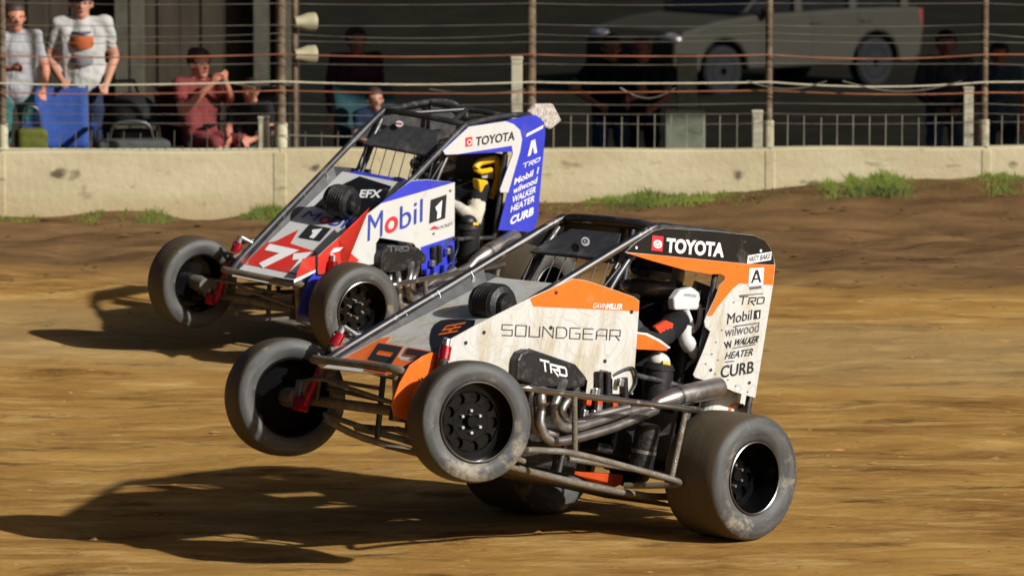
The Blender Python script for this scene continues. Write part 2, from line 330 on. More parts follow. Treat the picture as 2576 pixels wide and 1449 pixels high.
def ground_mat():
    m = bpy.data.materials.new('clay track'); m.use_nodes = True; n, l = nodes_of(m); b = n['Principled BSDF']
    g = n.new('ShaderNodeNewGeometry'); sp = n.new('ShaderNodeSeparateXYZ'); l.new(g.outputs['Position'], sp.inputs[0])
    def noise(scale, st, det=6, rough=.6):
        mp = n.new('ShaderNodeMapping'); mp.inputs['Scale'].default_value = st; l.new(g.outputs['Position'], mp.inputs[0])
        t = n.new('ShaderNodeTexNoise'); t.inputs['Scale'].default_value = scale; t.inputs['Detail'].default_value = det; t.inputs['Roughness'].default_value = rough
        l.new(mp.outputs[0], t.inputs['Vector']); return t.outputs[0]
    def ramp(src, p0, p1, c0, c1):
        r = n.new('ShaderNodeValToRGB'); e = r.color_ramp.elements; e[0].position = p0; e[1].position = p1; e[0].color = (*c0, 1); e[1].color = (*c1, 1); l.new(src, r.inputs[0]); return r.outputs[0]
    def mix(f, a, c, mode='MIX'):
        x = n.new('ShaderNodeMixRGB'); x.blend_type = mode
        for i, s_ in zip((0, 1, 2), (f, a, c)):
            if isinstance(s_, (int, float)): x.inputs[i].default_value = s_ if i == 0 else (s_, s_, s_, 1)
            elif isinstance(s_, tuple): x.inputs[i].default_value = (*s_, 1)
            else: l.new(s_, x.inputs[i])
        return x.outputs[0]
    W, K = (1, 1, 1), (0, 0, 0)
    tan = ramp(noise(1.5, (.42, 1.0, 1), 9, .66), .34, .66, (.28, .138, .034), (.51, .295, .08))     # graded streaks along the racing line
    tan = mix(ramp(noise(3.2, (.38, 1.1, 1), 8, .7), .50, .68, K, W), tan, (.58, .375, .135))           # dry dusty streaks
    tan = mix(ramp(noise(3.0, (.42, .9, 1), 7, .72), .53, .66, K, W), tan, (.165, .08, .023))            # damp clods
    tan = mix(ramp(noise(30, (1, 1, 1), 4, .6), .35, .75, (.82,)*3, (1.1,)*3), 1.0, tan, 'MULTIPLY') if False else tan
    loam = ramp(noise(1.6, (.6, 1.4, 1), 9, .7), .34, .66, (.11, .058, .023), (.26, .15, .065))
    # zone edge (y position with wander)
    wv = n.new('ShaderNodeMath'); wv.operation = 'MULTIPLY_ADD'; l.new(noise(.35, (1, 1, 1), 4), wv.inputs[0]); wv.inputs[1].default_value = 2.2; l.new(sp.outputs[1], wv.inputs[2])
    xt = n.new('ShaderNodeMath'); xt.operation = 'MULTIPLY_ADD'; l.new(sp.outputs[0], xt.inputs[0]); xt.inputs[1].default_value = .17; l.new(wv.outputs[0], xt.inputs[2])
    mr = n.new('ShaderNodeMapRange'); mr.inputs[1].default_value = 38.9; mr.inputs[2].default_value = 40.3; l.new(xt.outputs[0], mr.inputs[0])
    col = mix(mr.outputs[0], tan, loam)
    # grey compacted groove
    gr = n.new('ShaderNodeMapRange'); gr.inputs[1].default_value = 35.0; gr.inputs[2].default_value = 36.0; l.new(xt.outputs[0], gr.inputs[0])
    gr2 = n.new('ShaderNodeMapRange'); gr2.inputs[1].default_value = 38.0; gr2.inputs[2].default_value = 37.2; l.new(xt.outputs[0], gr2.inputs[0])
    mu = n.new('ShaderNodeMath'); mu.operation = 'MULTIPLY'; l.new(gr.outputs[0], mu.inputs[0]); l.new(gr2.outputs[0], mu.inputs[1])
    mu2 = n.new('ShaderNodeMath'); mu2.operation = 'MULTIPLY'; l.new(mu.outputs[0], mu2.inputs[0]); mu2.inputs[1].default_value = .45
    col = mix(mu2.outputs[0], col, (.44, .32, .15))
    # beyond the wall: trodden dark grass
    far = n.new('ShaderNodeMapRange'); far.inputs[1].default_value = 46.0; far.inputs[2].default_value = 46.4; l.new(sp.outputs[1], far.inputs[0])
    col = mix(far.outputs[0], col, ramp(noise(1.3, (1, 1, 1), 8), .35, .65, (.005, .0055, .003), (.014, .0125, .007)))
    l.new(col, b.inputs['Base Color']); b.inputs['Roughness'].default_value = .95; b.inputs['Specular IOR Level'].default_value = .1
    bp = n.new('ShaderNodeBump'); bp.inputs['Strength'].default_value = .8; bp.inputs['Distance'].default_value = .03
    l.new(noise(9, (.5, 1.0, 1), 10, .75), bp.inputs['Height']); l.new(bp.outputs[0], b.inputs['Normal'])
    return m
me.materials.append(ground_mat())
def gheight(x, y):
    i = np.clip(np.searchsorted(xs, x), 1, nx-1); j = np.clip(np.searchsorted(ys, y), 1, ny-1); return float(GZ[j, i])

def clods():
    V, Fc = [], []
    for k in range(2600):
        if k < 1500: x, y = rng.uniform(-6, 6), rng.uniform(38.0, 45.0); s = rng.choice([.006, .011, .018, .028], p=[.4, .35, .2, .05])
        else: x, y = rng.uniform(-4.5, 4.5), rng.uniform(25.5, 38); s = rng.choice([.006, .011, .02], p=[.6, .32, .08])
        z = gheight(x, y); b = len(V)
        d = np.array([[1, 0, 0], [0, 1, 0], [-1, 0, 0], [0, -1, 0], [0, 0, .7], [0, 0, -.6]])*s*rng.uniform(.6, 1.3, (6, 1)); d[:, 0] *= 2.0; d[4:, 2] *= .8
        V += [(x+p[0], y+p[1], z+p[2]) for p in d]
        Fc += [(b+i, b+(i+1) % 4, b+4) for i in range(4)]+[(b+(i+1) % 4, b+i, b+5) for i in range(4)]
    return V, Fc, [0 if i < 1500*8 else 1 for i in range(len(Fc))]
M['clod'] = mat('loose clay', (.15, .085, .035), .95, noise=.5, nscale=.9, spec=.1)
tag(mesh_obj('loose_dirt', clods(), [M['clod'], mat('loose dry clay', (.34, .20, .065), .95, noise=.3, nscale=.9, spec=.1)], smooth=True), 'loose clods of dirt scattered over the track', kind='stuff')

# wall
def wall_mat():
    m = bpy.data.materials.new('painted concrete'); m.use_nodes = True; n, l = nodes_of(m); b = n['Principled BSDF']
    g = n.new('ShaderNodeNewGeometry')
    def noise(sc, st, det=6, ro=.6):
        mp = n.new('ShaderNodeMapping'); mp.inputs['Scale'].default_value = st; l.new(g.outputs['Position'], mp.inputs[0])
        t = n.new('ShaderNodeTexNoise'); t.inputs['Scale'].default_value = sc; t.inputs['Detail'].default_value = det; t.inputs['Roughness'].default_value = ro; l.new(mp.outputs[0], t.inputs['Vector']); return t.outputs[0]
    def ramp(s_, a, c, c0, c1):
        r = n.new('ShaderNodeValToRGB'); e = r.color_ramp.elements; e[0].position = a; e[1].position = c; e[0].color = (*c0, 1); e[1].color = (*c1, 1); l.new(s_, r.inputs[0]); return r.outputs[0]
    def mx(f, a, c):
        x = n.new('ShaderNodeMixRGB'); l.new(f, x.inputs[0])
        (l.new(a, x.inputs[1]) if not isinstance(a, tuple) else setattr(x.inputs[1], 'default_value', (*a, 1))); x.inputs[2].default_value = (*c, 1); return x.outputs[0]
    base = ramp(noise(2.2, (.6, 1, 2), 7), .3, .7, (.45, .38, .225), (.58, .505, .32))
    c = mx(ramp(noise(5.5, (.5, 1, 1.6), 5, .55), .625, .74, (0, 0, 0), (1, 1, 1)), base, (.24, .19, .11))
    c = mx(ramp(noise(3.0, (1, 1, 1.3), 3, .4), .69, .74, (0, 0, 0), (1, 1, 1)), c, (.12, .09, .055))
    sp = n.new('ShaderNodeSeparateXYZ'); l.new(g.outputs['Position'], sp.inputs[0])
    mr = n.new('ShaderNodeMapRange'); mr.inputs[1].default_value = .17; mr.inputs[2].default_value = -.02; mr.inputs[4].default_value = .55; l.new(sp.outputs[2], mr.inputs[0])
    c = mx(mr.outputs[0], c, (.38, .27, .13))
    l.new(c, b.inputs['Base Color']); b.inputs['Roughness'].default_value = .85
    bp = n.new('ShaderNodeBump'); bp.inputs['Strength'].default_value = .4; bp.inputs['Distance'].default_value = .02; l.new(noise(14, (1, 1, 1), 6), bp.inputs['Height']); l.new(bp.outputs[0], b.inputs['Normal'])
    return m
M['wall'] = wall_mat(); WT = .49
def wall_geo(x0, x1, n, z0, z1, th):
    V, Fc = [], []
    for i in range(n+1):
        x = x0+(x1-x0)*i/n; y = wall_y(x); dz = .006*math.sin(x*3.1)
        V += [(x, y, z0), (x, y, z1+dz-.012), (x, y+.015, z1+dz), (x, y+th-.015, z1+dz), (x, y+th, z1+dz-.012), (x, y+th, z0)]
    for i in range(n):
        for k in range(5): a = i*6+k; Fc.append((a, a+6, a+7, a+1)[::-1])
    Fc += [tuple(range(6)), tuple(n*6+k for k in range(6))[::-1]]; return V, Fc
wall = empty('concrete_wall', 'low cream painted concrete wall along the outside of the track', 'wall', M4=Matrix.Translation((0, 45.35, 0)))
POSTX = [8, 706, 1336, 1938, 2486]
def wx(px): return float(at(px, 400, 45.4)[0])
edges = [-30.0]+[wx(p) for p in POSTX]+[wx(3080), 40.0]
for i in range(len(edges)-1):
    a, b_ = edges[i]+.002, edges[i+1]-.002
    o = fixn(mesh_obj('wall_section', wall_geo(a, b_, 8, -.35, WT+.006*(i % 3), .2), M['wall'], wall)); o.matrix_parent_inverse = wall.matrix_world.inverted()

# fence
M['rust'] = mat('rusty pipe', (.13, .085, .05), .7, .2, noise=.35, nscale=9, dirt=(.22, .18, .11), dirt_amt=.35)
M['creampost'] = mat('cream painted post', (.48, .44, .31), .7, noise=.2, dirt=(.15, .12, .07), dirt_amt=.3)
M['cable'] = mat('steel cable', (.42, .38, .30), .45, .5, noise=.3)
M['cabledim'] = mat('dull cable', (.18, .16, .125), .5, .5, noise=.4, nscale=3)
M['cablered'] = mat('rusty red cable', (.32, .115, .055), .6, .2, noise=.4, nscale=3)
M['cream'] = mat('cream rope', (.60, .55, .40), .6, noise=.15)
fence = empty('catch_fence', 'cable catch fence on rusty posts above the cream concrete wall', 'fence', M4=Matrix.Translation((0, 45.5, WT)))
def kid(o, p): o.parent = p; o.matrix_parent_inverse = p.matrix_world.inverted(); return o
POSTW = [30, 40, 40, 30, 30]
for p, wd in zip(POSTX, POSTW):
    x = wx(p); y = wall_y(x)+.27; r = wd/2/316*.62
    kid(mesh_obj('post', tube([(x, y, -.2), (x, y, .42), (x, y, 4.2)], r, 12), M['rust'], None, True), fence)
    kid(mesh_obj('post_sleeve', tube([(x, y, -.1), (x, y, .70)], r+.012, 12), M['creampost'], None, True), fence)
    kid(bev(mesh_obj('pilaster', box((x, wall_y(x)-.002, .13), (r*2.6, .012, .70)), M['wall']), .008), wall)
x3 = [wx(-700)]+[wx(p) for p in POSTX]+[wx(3100)]
def cable(ypx, r, m, name='cable', sag=.012, jit=.0, span=None):
    pts = []
    xa = x3 if span is None else [v for v in x3 if span[0]-.01 <= v <= span[1]+.01]
    for i in range(len(xa)-1):
        for k in range(8):
            t = k/8; x = xa[i]+(xa[i+1]-xa[i])*t; pxx = x*F/45.3+CX
            z = at(pxx, ypx, wall_y(x)+.21)[2]-sag*4*t*(1-t)*(1+.6*math.sin(i*2.3+ypx))+jit*math.sin(x*1.7+ypx)
            pts.append((x, wall_y(x)+.21, z))
    x = xa[-1]; pts.append((x, wall_y(x)+.21, at(x*F/45.3+CX, ypx, wall_y(x)+.21)[2]))
    kid(mesh_obj(name, tube(pts, r, 6), m, None, True), fence)
for yy in (-40, 12, 62, 108, 160, 262, 312): cable(yy+random.uniform(-4, 4), .0032, M['cabledim'], jit=.006)
cable(207, .0065, M['cream'], 'rope', .02, .012); cable(138, .006, M['cablered'], jit=.01, sag=.02); cable(231, .0055, M['cablered'], jit=.008)
cable(85, .003, M['cabledim'], jit=.01, sag=.03); cable(286, .003, M['cabledim'])
cable(375, .0075, M['cream'], 'bottom_rail', .004); cable(340, .004, M['cable'], span=(x3[2], x3[3]))
# slack hoop of hose between posts
for (pa, pb, y0, dip) in ((560, 760, 205, 14), (1080, 1330, 225, 12), (1560, 1700, 222, 26), (1880, 2080, 205, 20), (2120, 2420, 205, 26)):
    pts = [at(pa+(pb-pa)*k/14, y0+dip*math.sin(math.pi*k/14), 45.62) for k in range(15)]
    kid(mesh_obj('slack_line', tube(pts, .006, 6), M['cabledim'], None, True), fence)
# short mesh uprights along the foot of the fence
i = 0
px = 150
while px < 2640:
    if not (1330 < px < 1360):
        yw_ = wall_y(wx(px))+.15; a = at(px, 400, yw_); b_ = at(px+1, (292 if px > 1345 else 332)+random.uniform(-4, 4), yw_)
        kid(mesh_obj('mesh_wire', tube([a, b_], .0035, 5), M['cabledim'] if px < 1345 else M['cable'], None), fence)
    px += 41.5+random.uniform(-2, 2)
# second row of short cream posts behind the fence
for p, y0, y1, wd in ((663, 300, 420, 26), (1300, 150, 330, 28), (2436, 226, 380, 24), (1905, 285, 400, 26)):
    a = at(p, y1, 46.6); t_ = at(p, y0, 46.6); zg = float(gz(46.6))-.05; s_ = wd/308
    o = mesh_obj('timber_post', join(box((t_[0], 46.6, (zg+t_[2])/2), (s_, s_, t_[2]-zg)), box((t_[0], 46.6, t_[2]+.012), (s_*1.12, s_*1.12, .024))), M['creampost'])
    bev(o, .006); lab = {663: 'short cream timber post beside the second fence post from the left', 1300: 'tall cream timber post just left of the middle fence post', 2436: 'short cream timber post at the far right end of the fence', 1905: 'stubby cream timber post left of the fence post behind the tail of the orange car'}[p]
    tag(o, lab, 'post', 'cream timber posts behind the fence')

# grass along the wall foot
def grass():
    V, Fc = [], []
    segs = [(-60, 120, 552, 40, 500), (150, 300, 552, 34, 420), (270, 480, 552, 44, 700), (560, 1010, 532, 62, 2600), (1360, 1900, 512, 52, 3000), (1900, 2060, 496, 26, 260), (2030, 2310, 484, 66, 2200), (2300, 2440, 480, 22, 300), (2420, 2660, 476, 44, 1200)]
    segs += [(560, 1010, 0, 17, 1500), (1340, 2680, 0, 18, 5200), (-60, 560, 0, 9, 900)]
    for a, b_, yb, hh, n in segs:
        for k in range(n):
            u = rng.beta(2, 2); px = a+(b_-a)*(u if yb else rng.uniform()); x = px/1.0; g = at(px, 400, 45.2); xw = g[0]; clump = .25+1.0*vnoise(np.array([px*.035]), np.array([.5]), 9)[0]**1.4
            yw = wall_y(xw)-.04-rng.uniform(0, 1)**1.6*1.1; z0 = gheight(xw, yw)-.03
            h = .72*hh/315*rng.uniform(.15, 1.0)**1.3*(clump if yb else .6+clump*.6)*(1.2-.6*abs(2*u-1)); ang = rng.uniform(0, 6.28); lean = rng.uniform(.05, .7)*h; w_ = rng.uniform(.004, .009)
            dx, dy = math.cos(ang), math.sin(ang)*.6; b0 = len(V)
            V += [(xw-w_, yw, z0), (xw+w_, yw, z0), (xw+dx*lean*.4+w_*.7, yw+dy*lean*.4, z0+h*.6), (xw+dx*lean*.4-w_*.7, yw+dy*lean*.4, z0+h*.6), (xw+dx*lean, yw+dy*lean, z0+h)]
            Fc += [(b0, b0+1, b0+2, b0+3), (b0+3, b0+2, b0+4)]
    return V, Fc
M['grass'] = mat('grass', (.13, .17, .018), .7, noise=.55, nscale=1.6)
tag(mesh_obj('grass', grass(), M['grass']), 'ragged green grass tufts at the foot of the wall', 'grass', kind='stuff')

# ---------------------------------------------------------------- race cars
def tyre_geo(R, wd, rb, grooves=0):
    h = wd/2; half = [(h*.80, rb-.004), (h*.90, rb+.006), (h*1.0, rb+(R-rb)*.28), (h*1.04, rb+(R-rb)*.55), (h*1.0, R-.032), (h*.93, R-.013), (h*.84, R-.004)]
    tread = []
    n = grooves
    if n:
        for i in range(n):
            c = h*.78*(1-2*(i+.5)/n); q = h*.78/n
            tread += [(c+q*.82, R), (c-q*.70, R+.0005), (c-q*.76, R-.002), (c-q*.94, R-.002)]
    else: tread = [(h*.5, R), (0, R+.001), (-h*.5, R)]
    prof = half+tread+[(-y, r) for y, r in half[::-1]]
    return lathe(prof, 64)
def wheel(car, center, R, wd, rb, steer=0, right=False, camber=0, spin=0, pr=None, grooves=0, dish=.12):
    h = wd/2; dy = h*dish
    gs = []
    # centre disc with a ring of holes, hub and bolts
    def ann(r0, r1, y, t, n=48): return lathe([(y, r0), (y, r1), (y-t, r1), (y-t, r0), (y, r0)], n)
    gs.append(ann(.03, rb*.475, dy, .008)); gs.append(ann(rb*.755, rb*.955, dy, .008))
    NH, rc, rh = 9, rb*.615, rb*.145          # webs between round holes
    for k in range(NH):
        a0, a1 = 2*math.pi*k/NH+spin, 2*math.pi*(k+1)/NH+spin; pl = []
        for ac, sg in ((a0, 1), (a1, -1)):
            row = []
            for j in range(7):
                th = ac+sg*math.pi*j/6; row.append((rc*math.cos(ac)+rh*math.cos(th), rc*math.sin(ac)+rh*math.sin(th)))
            pl += row if sg > 0 else row[::-1]
        gs.append(prism([(x, dy, z) for x, z in pl], (0, 1, 0), .009))
    gs.append(lathe([(dy+.03, .0001), (dy+.03, .026), (dy+.022, .032), (dy, .036), (dy-.07, .04)], 24))
    w_ = mesh_obj('wheel', join(*gs), M['rim'], car); fixn(w_)
    w_.location = center
    w_.rotation_euler = (math.radians(camber), 0, math.radians(steer)+(math.pi if right else 0))
    mesh_obj('tyre', tyre_geo(R, wd, rb, grooves), M['tyre'], w_, True)
    e = h*.86
    rim = mesh_obj('rim', lathe([(e+.006, rb+.004), (e+.006, rb-.008), (e-.012, rb-.012), (dy+.01, rb*.95), (dy-.02, rb*.94), (-e*.5, rb*.92), (-e, rb-.012), (-e-.006, rb-.008), (-e-.006, rb+.004)], 56), M['rim'], w_, True)
    mesh_obj('bead_ring', tube([(math.cos(a)*(rb-.004), e+.008, math.sin(a)*(rb-.004)) for a in np.linspace(0, 2*math.pi, 49)], .0045, 6, False), M['bead'], w_, True)
    for k in range(6):
        a = 2*math.pi*(k+.3)/6; mesh_obj('lug_nut', lathe([(dy+.02, .0001), (dy+.02, .007), (dy, .008)], 8, (.052*math.cos(a), 0, .052*math.sin(a))), M['alu'], w_)
    # hub, and a brake disc widened in black close behind to darken the holes
    mesh_obj('brake_disc', lathe([(dy-.02, .03), (dy-.02, rb*.80), (dy-.03, rb*.80), (dy-.03, .03)], 32), M['rim'], w_)
    mesh_obj('hub', lathe([(dy-.02, .045), (dy-.09, .05), (dy-.15, .04), (dy-.15, .0001)], 20), M['mudsteel'], w_, True)
    return w_

def make_car(name, label, P, livery):
    orange = livery == 'orange'
    car = empty(name, label, 'race car', None, P.mat())
    L = lambda p, d=.345: Y(p, d, P)                     # this car's own photo pixels on its left side plane
    def part(nm, geo, m, smooth=False, parent=None, bevel=0):
        o = mesh_obj(nm, geo, m, parent or car, smooth); fixn(o)
        if bevel: bev(o, bevel)
        return o
    def T(pts, r=.019, m='steel', nm='frame_tube', sm=True, parent=None): return part(nm, tube(smooth_path(pts) if len(pts) > 2 else pts, r, 12), M[m], True, parent)
    tb = 'chrome' if orange else 'steel'
    # --- tubular frame (left/right)
    HX, HZ = .515, 1.13
    for s in (1, -1):
        T([(2.02, s*.27, .135), (1.84, s*.30, .255), (1.2, s*.315, .68), (.60, s*.32, 1.085), (.50, s*.315, 1.135), (.40, s*.31, 1.15)], .0205, tb)
        T([(.42, s*.31, 1.148), (.1, s*.31, 1.185), (-.15, s*.31, 1.19), (-.33, s*.305, 1.14), (-.38, s*.30, 1.05), (-.40, s*.30, .3), (-.42, s*.28, .02)], .018, 'steel')
        T([(1.95, s*.24, -.12), (1.5, s*.29, -.17), (.2, s*.29, -.17), (-.35, s*.27, -.02)], .018, 'mudsteel')
        T([(1.60, s*.305, .42), (1.55, s*.29, -.15)], .015, 'steel')
        T([(.56, s*.30, 1.08), (.80, s*.30, .62), (.86, s*.29, -.15)], .016, 'steel')          # front upright
        T([(.02, s*.31, 1.17), (.02, s*.30, .45), (.05, s*.29, -.16)], .016, 'steel')
        T([(.86, s*.29, .4), (.03, s*.30, .40)], .014, 'steel')
    T([(HX-.01, -.31, HZ), (HX+.02, -.2, HZ+.012), (HX+.02, .2, HZ+.012), (HX-.01, .31, HZ)], .0195, 'steel')
    T([(.05, -.31, 1.185), (.05, .31, 1.185)], .017, 'steel'); T([(-.36, -.3, 1.08), (-.36, .3, 1.08)], .016, 'steel')
    T([(.05, .0, 1.185), (HX, -.2, HZ)], .014, 'steel'); T([(.05, 0, 1.185), (HX, .2, HZ)], .014, 'steel')
    T([(-.38, -.29, .8), (-.38, .29, .8)], .015); T([(.86, -.29, .55), (.86, .29, .55)], .016)
    for s in (1, -1):
        T([(.66, s*.26, .96), (.83, s*.27, .58)], .012, 'steel', 'brace'); T([(.70, s*.30, .90), (.86, s*.25, .62)], .007, 'steel', 'brace'); T([(.72, s*.25, .84), (.80, s*.305, .62)], .007, 'steel', 'brace')
    # front bumper and nose cross tubes
    T([(2.03, -.285, .15), (2.07, -.25, .155), (2.07, .25, .155), (2.03, .285, .15)], .0205, 'mudsteel', 'front_bumper')
    for s in (1, -1):
        if s > 0: T([(2.05, s*.27, .15), (1.97, s*.255, -.08)], .02, 'mudsteel')
        o = part('axle_bracket', prism([(1.93, s*.40, .13), (1.95, s*.34, .14), (1.93, s*.36, -.03), (1.90, s*.44, -.03)], (1, 0, 0), .012), M['mudsteel'])
    part('nose_bulkhead', box((1.90, .19, .03), (.05, .09, .22)), M['dark'], bevel=.006)
    T([(2.02, -.2, .06), (1.98, .22, .0)], .011, 'mudsteel', 'tie_rod')
    # front axle, radius rods, shocks
    T([(1.88, -.60, -.03), (1.88, .60, -.03)], .026, 'mudsteel', 'front_axle')
    for s in (1, -1):
        T([(1.86, s*.36, -.09), (1.15, s*.33, -.14)], .014, 'mudsteel', 'radius_rod'); T([(1.86, s*.38, .04), (1.2, s*.33, .04)], .011, 'steel', 'radius_rod')
        top, bot = np.array([1.86, s*.345, .335]), np.array([1.965, s*.41, -.075])
        if s > 0: top, bot = np.array([1.85, .37, .33]), np.array([1.90, .42, -.06])
        d = bot-top
        sh = T([top+d*.06, top+d*.22], .029, 'redshock', 'shock_absorber')
        T([top+d*.24, top+d*.40], .026, 'engine', 'shock_collar', parent=car)
        T([top+d*.40, top+d*.98], .024, 'redshock', 'shock_body'); T([top-d*.03, top+d*.08], .018, 'alu', 'shock_eye')
        T([top+np.array([0, -s*.01, .01]), top+np.array([-.05, -s*.06, -.02])], .012, 'alu', 'shock_mount')
        if s < 0: T([(1.86, s*.36, .30), (1.7, s*.30, .34)], .012, 'steel', 'shock_arm')
    # rear axle and links
    T([(0, -.62, 0), (0, .55, 0)], .03, 'engine', 'rear_axle'); part('differential', ellipsoid((0, -.05, 0), (.13, .11, .13)), M['engine'], True)
    for s in (1, -1): T([(.0, s*.40, -.04), (.85, s*.33, -.08)], .014, 'mudsteel', 'radius_rod')
    # --- hood
    A, Bp, Cp = OR.un((851, 903), (0, 1, 0), -.25), OR.un((1041, 806), (0, 1, 0), -.25), None
    sl = (Bp[2]-A[2])/(Bp[0]-A[0]); hz = lambda x: A[2]+sl*(x-A[0])
    XF, XB = 2.035, .97
    hn = np.array([-sl, 0, 1.]); hn /= np.linalg.norm(hn); hd = hn@A
    HP = lambda p: P.un(p, hn, hd+.001)
    hw0, hw1 = .245, .265
    top_h = [(XF, -hw0, hz(XF)), (XF, hw0, hz(XF)), (XB, hw1, hz(XB)), (XB, -hw1, hz(XB))]
    hood = part('hood', prism(top_h, hn, .006), M['white_o'] if orange else M['white_b'])
    if False: part('nose_lip', prism([(XF, -hw0, hz(XF)-.008), (XF, hw0, hz(XF)-.008), (XF+.02, hw0, hz(XF)-.03), (XF+.02, -hw0, hz(XF)-.03)], (1, 0, 0), .004), M['orange'] if orange else M['red'])
    for s in (-1,):     # sheet between hood edge and down tube
        e0 = lambda x: .255+.67*(1.84-x)
        part('hood_side_sheet', prism([(1.98, s*hw0, hz(1.98)+.002), (1.98, s*.285, e0(1.98)-.015), (1.03, s*.30, e0(1.03)-.015), (1.03, s*hw1, hz(1.03)+.002)], (0, s, 0), .004), M['plate'] if (s < 0 or orange) else M['plate'])
    for x_ in (1.72, 1.5, 1.3, 1.1):
        part('panel_clip', box((x_, -.285, e0(x_)-.035), (.022, .014, .03)), M['alu'], bevel=.003)
        T([(x_-.01, -.285, e0(x_)-.03), (x_+.015, -.30, e0(x_)+.005)], .004, 'alu', 'clip_spring')
    T([(1.93, -.33, .22), (1.72, -.315, .30), (1.62, -.30, .36)], .011, 'mudsteel', 'shock_brace'); T([(1.90, -.36, .30), (1.78, -.30, .17)], .010, 'steel', 'shock_brace')
    T([(1.92, -.50, .05), (1.96, -.30, .07), (1.97, .1, .06)], .010, 'mudsteel', 'steering_arm'); part('spindle', box((1.90, -.50, .0), (.07, .05, .12)), M['alu'], bevel=.008); part('brake_caliper', box((1.93, -.46, -.06), (.06, .06, .07)), M['redshock'], bevel=.008)
    # nose side panels
    nose_px = [(1062, 896), (1085, 886), (1112, 896), (1112, 1000), (1062, 1072), (1040, 1064), (992, 1046), (985, 1018), (1005, 964), (1031, 918)]
    pts = [OR.un(p, (0, 1, 0), .327) for p in nose_px]
    ns = part('nose_side_panel', prism(pts, (0, 1, 0), .004), M['orange'] if orange else M['blue'])
    if False: part('nose_side_panel', prism([(p[0], -p[1], p[2]) for p in pts], (0, -1, 0), .004), M['orange'] if orange else M['blue'])
    if not orange:
        Q = lambda p: Y(p, .327, P)
        put(ns, (np.array([[0, 0], [1, .2], [1, 1], [.35, 1]]), [(0, 1, 2, 3)]), Q, (742, 702), (792, 690), (742, 655), M['red'], .003, 'livery_stripe')
        put(ns, (np.array([[0, 0], [1, .25], [1, .55], [0, .4]]), [(0, 1, 2, 3)]), Q, (738, 712), (792, 690), (738, 690), M['inkwhite'], .005, 'livery_stripe')
    # --- side panel (left, measured from the photo), right one mirrored
    if orange:
        side = [(1110, 866), (1200, 816), (1340, 746), (1441, 701), (1475, 706), (1540, 727), (1595, 747), (1608, 757), (1606, 800), (1596, 936), (1592, 992), (1541, 990), (1541, 955), (1531, 934), (1510, 929), (1498, 944), (1489, 990), (1474, 990), (1478, 958), (1462, 934), (1402, 901), (1330, 876), (1306, 890), (1299, 966), (1118, 962), (1100, 938), (1104, 900)]
    else:
        side = [(822, 624), (892, 564), (1034, 455), (1072, 452), (1144, 459), (1143, 690), (1062, 690), (1060, 640), (1040, 612), (955, 598), (946, 612), (944, 664), (880, 672), (800, 690), (800, 645)]
    sp_ = [L(p) for p in side]
    sd = part('side_panel', prism(sp_, (0, 1, 0), .004), M['white_o'] if orange else M['white_b'])
    part('side_panel', prism([(1.84, -.345, .18), (1.84, -.345, .225), (1.06, -.345, .75), (.95, -.345, .775), (.55, -.345, .75), (.48, -.345, .28), (1.3, -.345, .18)], (0, -1, 0), .004), M['plate'])
    def patch(pn, pxs, m, lift=.0015, pl=L, nm='livery_patch'):
        q = [pl(p) for p in pxs]; nr = np.array([0, 1., 0]); g = prism([p+nr*lift for p in q], nr, lift*.6); return mesh_obj(nm, g, m, pn)
    if orange:
        fixn(patch(sd, [(1333, 751), (1441, 702), (1475, 707), (1540, 728), (1595, 748), (1607, 758), (1606, 783), (1341, 771)], M['orange']))
        put(sd, stroke2d('SOUNDGEAR', .075, .3, .95), L, (1260, 845), (1559, 859), (1262, 814), M['ink'])
        put(sd, text2d('GAVIN'), L, (1489, 774.5), (1523, 776.5), (1493, 762), M['inkwhite']); put(sd, text2d('MILLER', .03), L, (1524, 777), (1564, 779), (1527, 763), M['inkwhite'])
        for p in [(1398, 736), (1217, 836), (1171, 862), (1588, 784), (1521, 908), (1385, 824)]: put(sd, disc2d(10), L, (p[0]-4, p[1]+5), (p[0]+4, p[1]+5), (p[0]-4, p[1]-5), M['ink'], .004, 'fastener')
    else:
        fixn(patch(sd, [(1034, 456), (1072, 453), (1143, 459), (954, 513)], M['blue']))
        fixn(patch(sd, [(930, 522), (905, 546), (850, 600), (872, 628), (903, 655), (862, 690), (800, 690), (800, 645), (822, 624), (892, 565)][::-1], M['red']))
        fixn(patch(sd, [(1143, 594), (1143, 690), (1062, 690), (1060, 640), (1058, 622)], M['blue']))
        put(sd, (np.array([[0, .2], [.7, 0], [1, .5], [.3, 1]]), [(0, 1, 2, 3)]), L, (828, 640), (862, 628), (828, 628), M['inkwhite'], .0045, 'livery_stripe')
        put(sd, text2d('M'), L, (924, 607), (961, 594), (926, 541), M['inkblue']); put(sd, text2d('o', .02), L, (967, 592), (1000, 580), (968, 551), M['inkred']); put(sd, text2d('bil'), L, (1005, 579), (1062, 558), (1006, 520), M['inkblue'])
        put(sd, UNIT, L, (1079, 563), (1119, 549), (1083, 503), M['ink']); put(sd, stroke2d('1', .42, .2, .8), L, (1091, 553), (1107, 547), (1095, 509), M['inkwhite'], .005)
        put(sd, (np.array([[0, .4], [.4, 0], [.5, .6], [.3, 1]]), [(0, 1, 2, 3)]), L, (1080, 582), (1115, 570), (1080, 572), M['inkred']); put(sd, text2d('ROCKET', .01), L, (1096, 579), (1138, 566), (1097, 571), M['inkgrey'])
        for p in [(1090, 588), (1132, 480)]: put(sd, disc2d(10), L, (p[0]-3, p[1]+3), (p[0]+3, p[1]+3), (p[0]-3, p[1]-3), M['inkgrey'], .004, 'fastener')
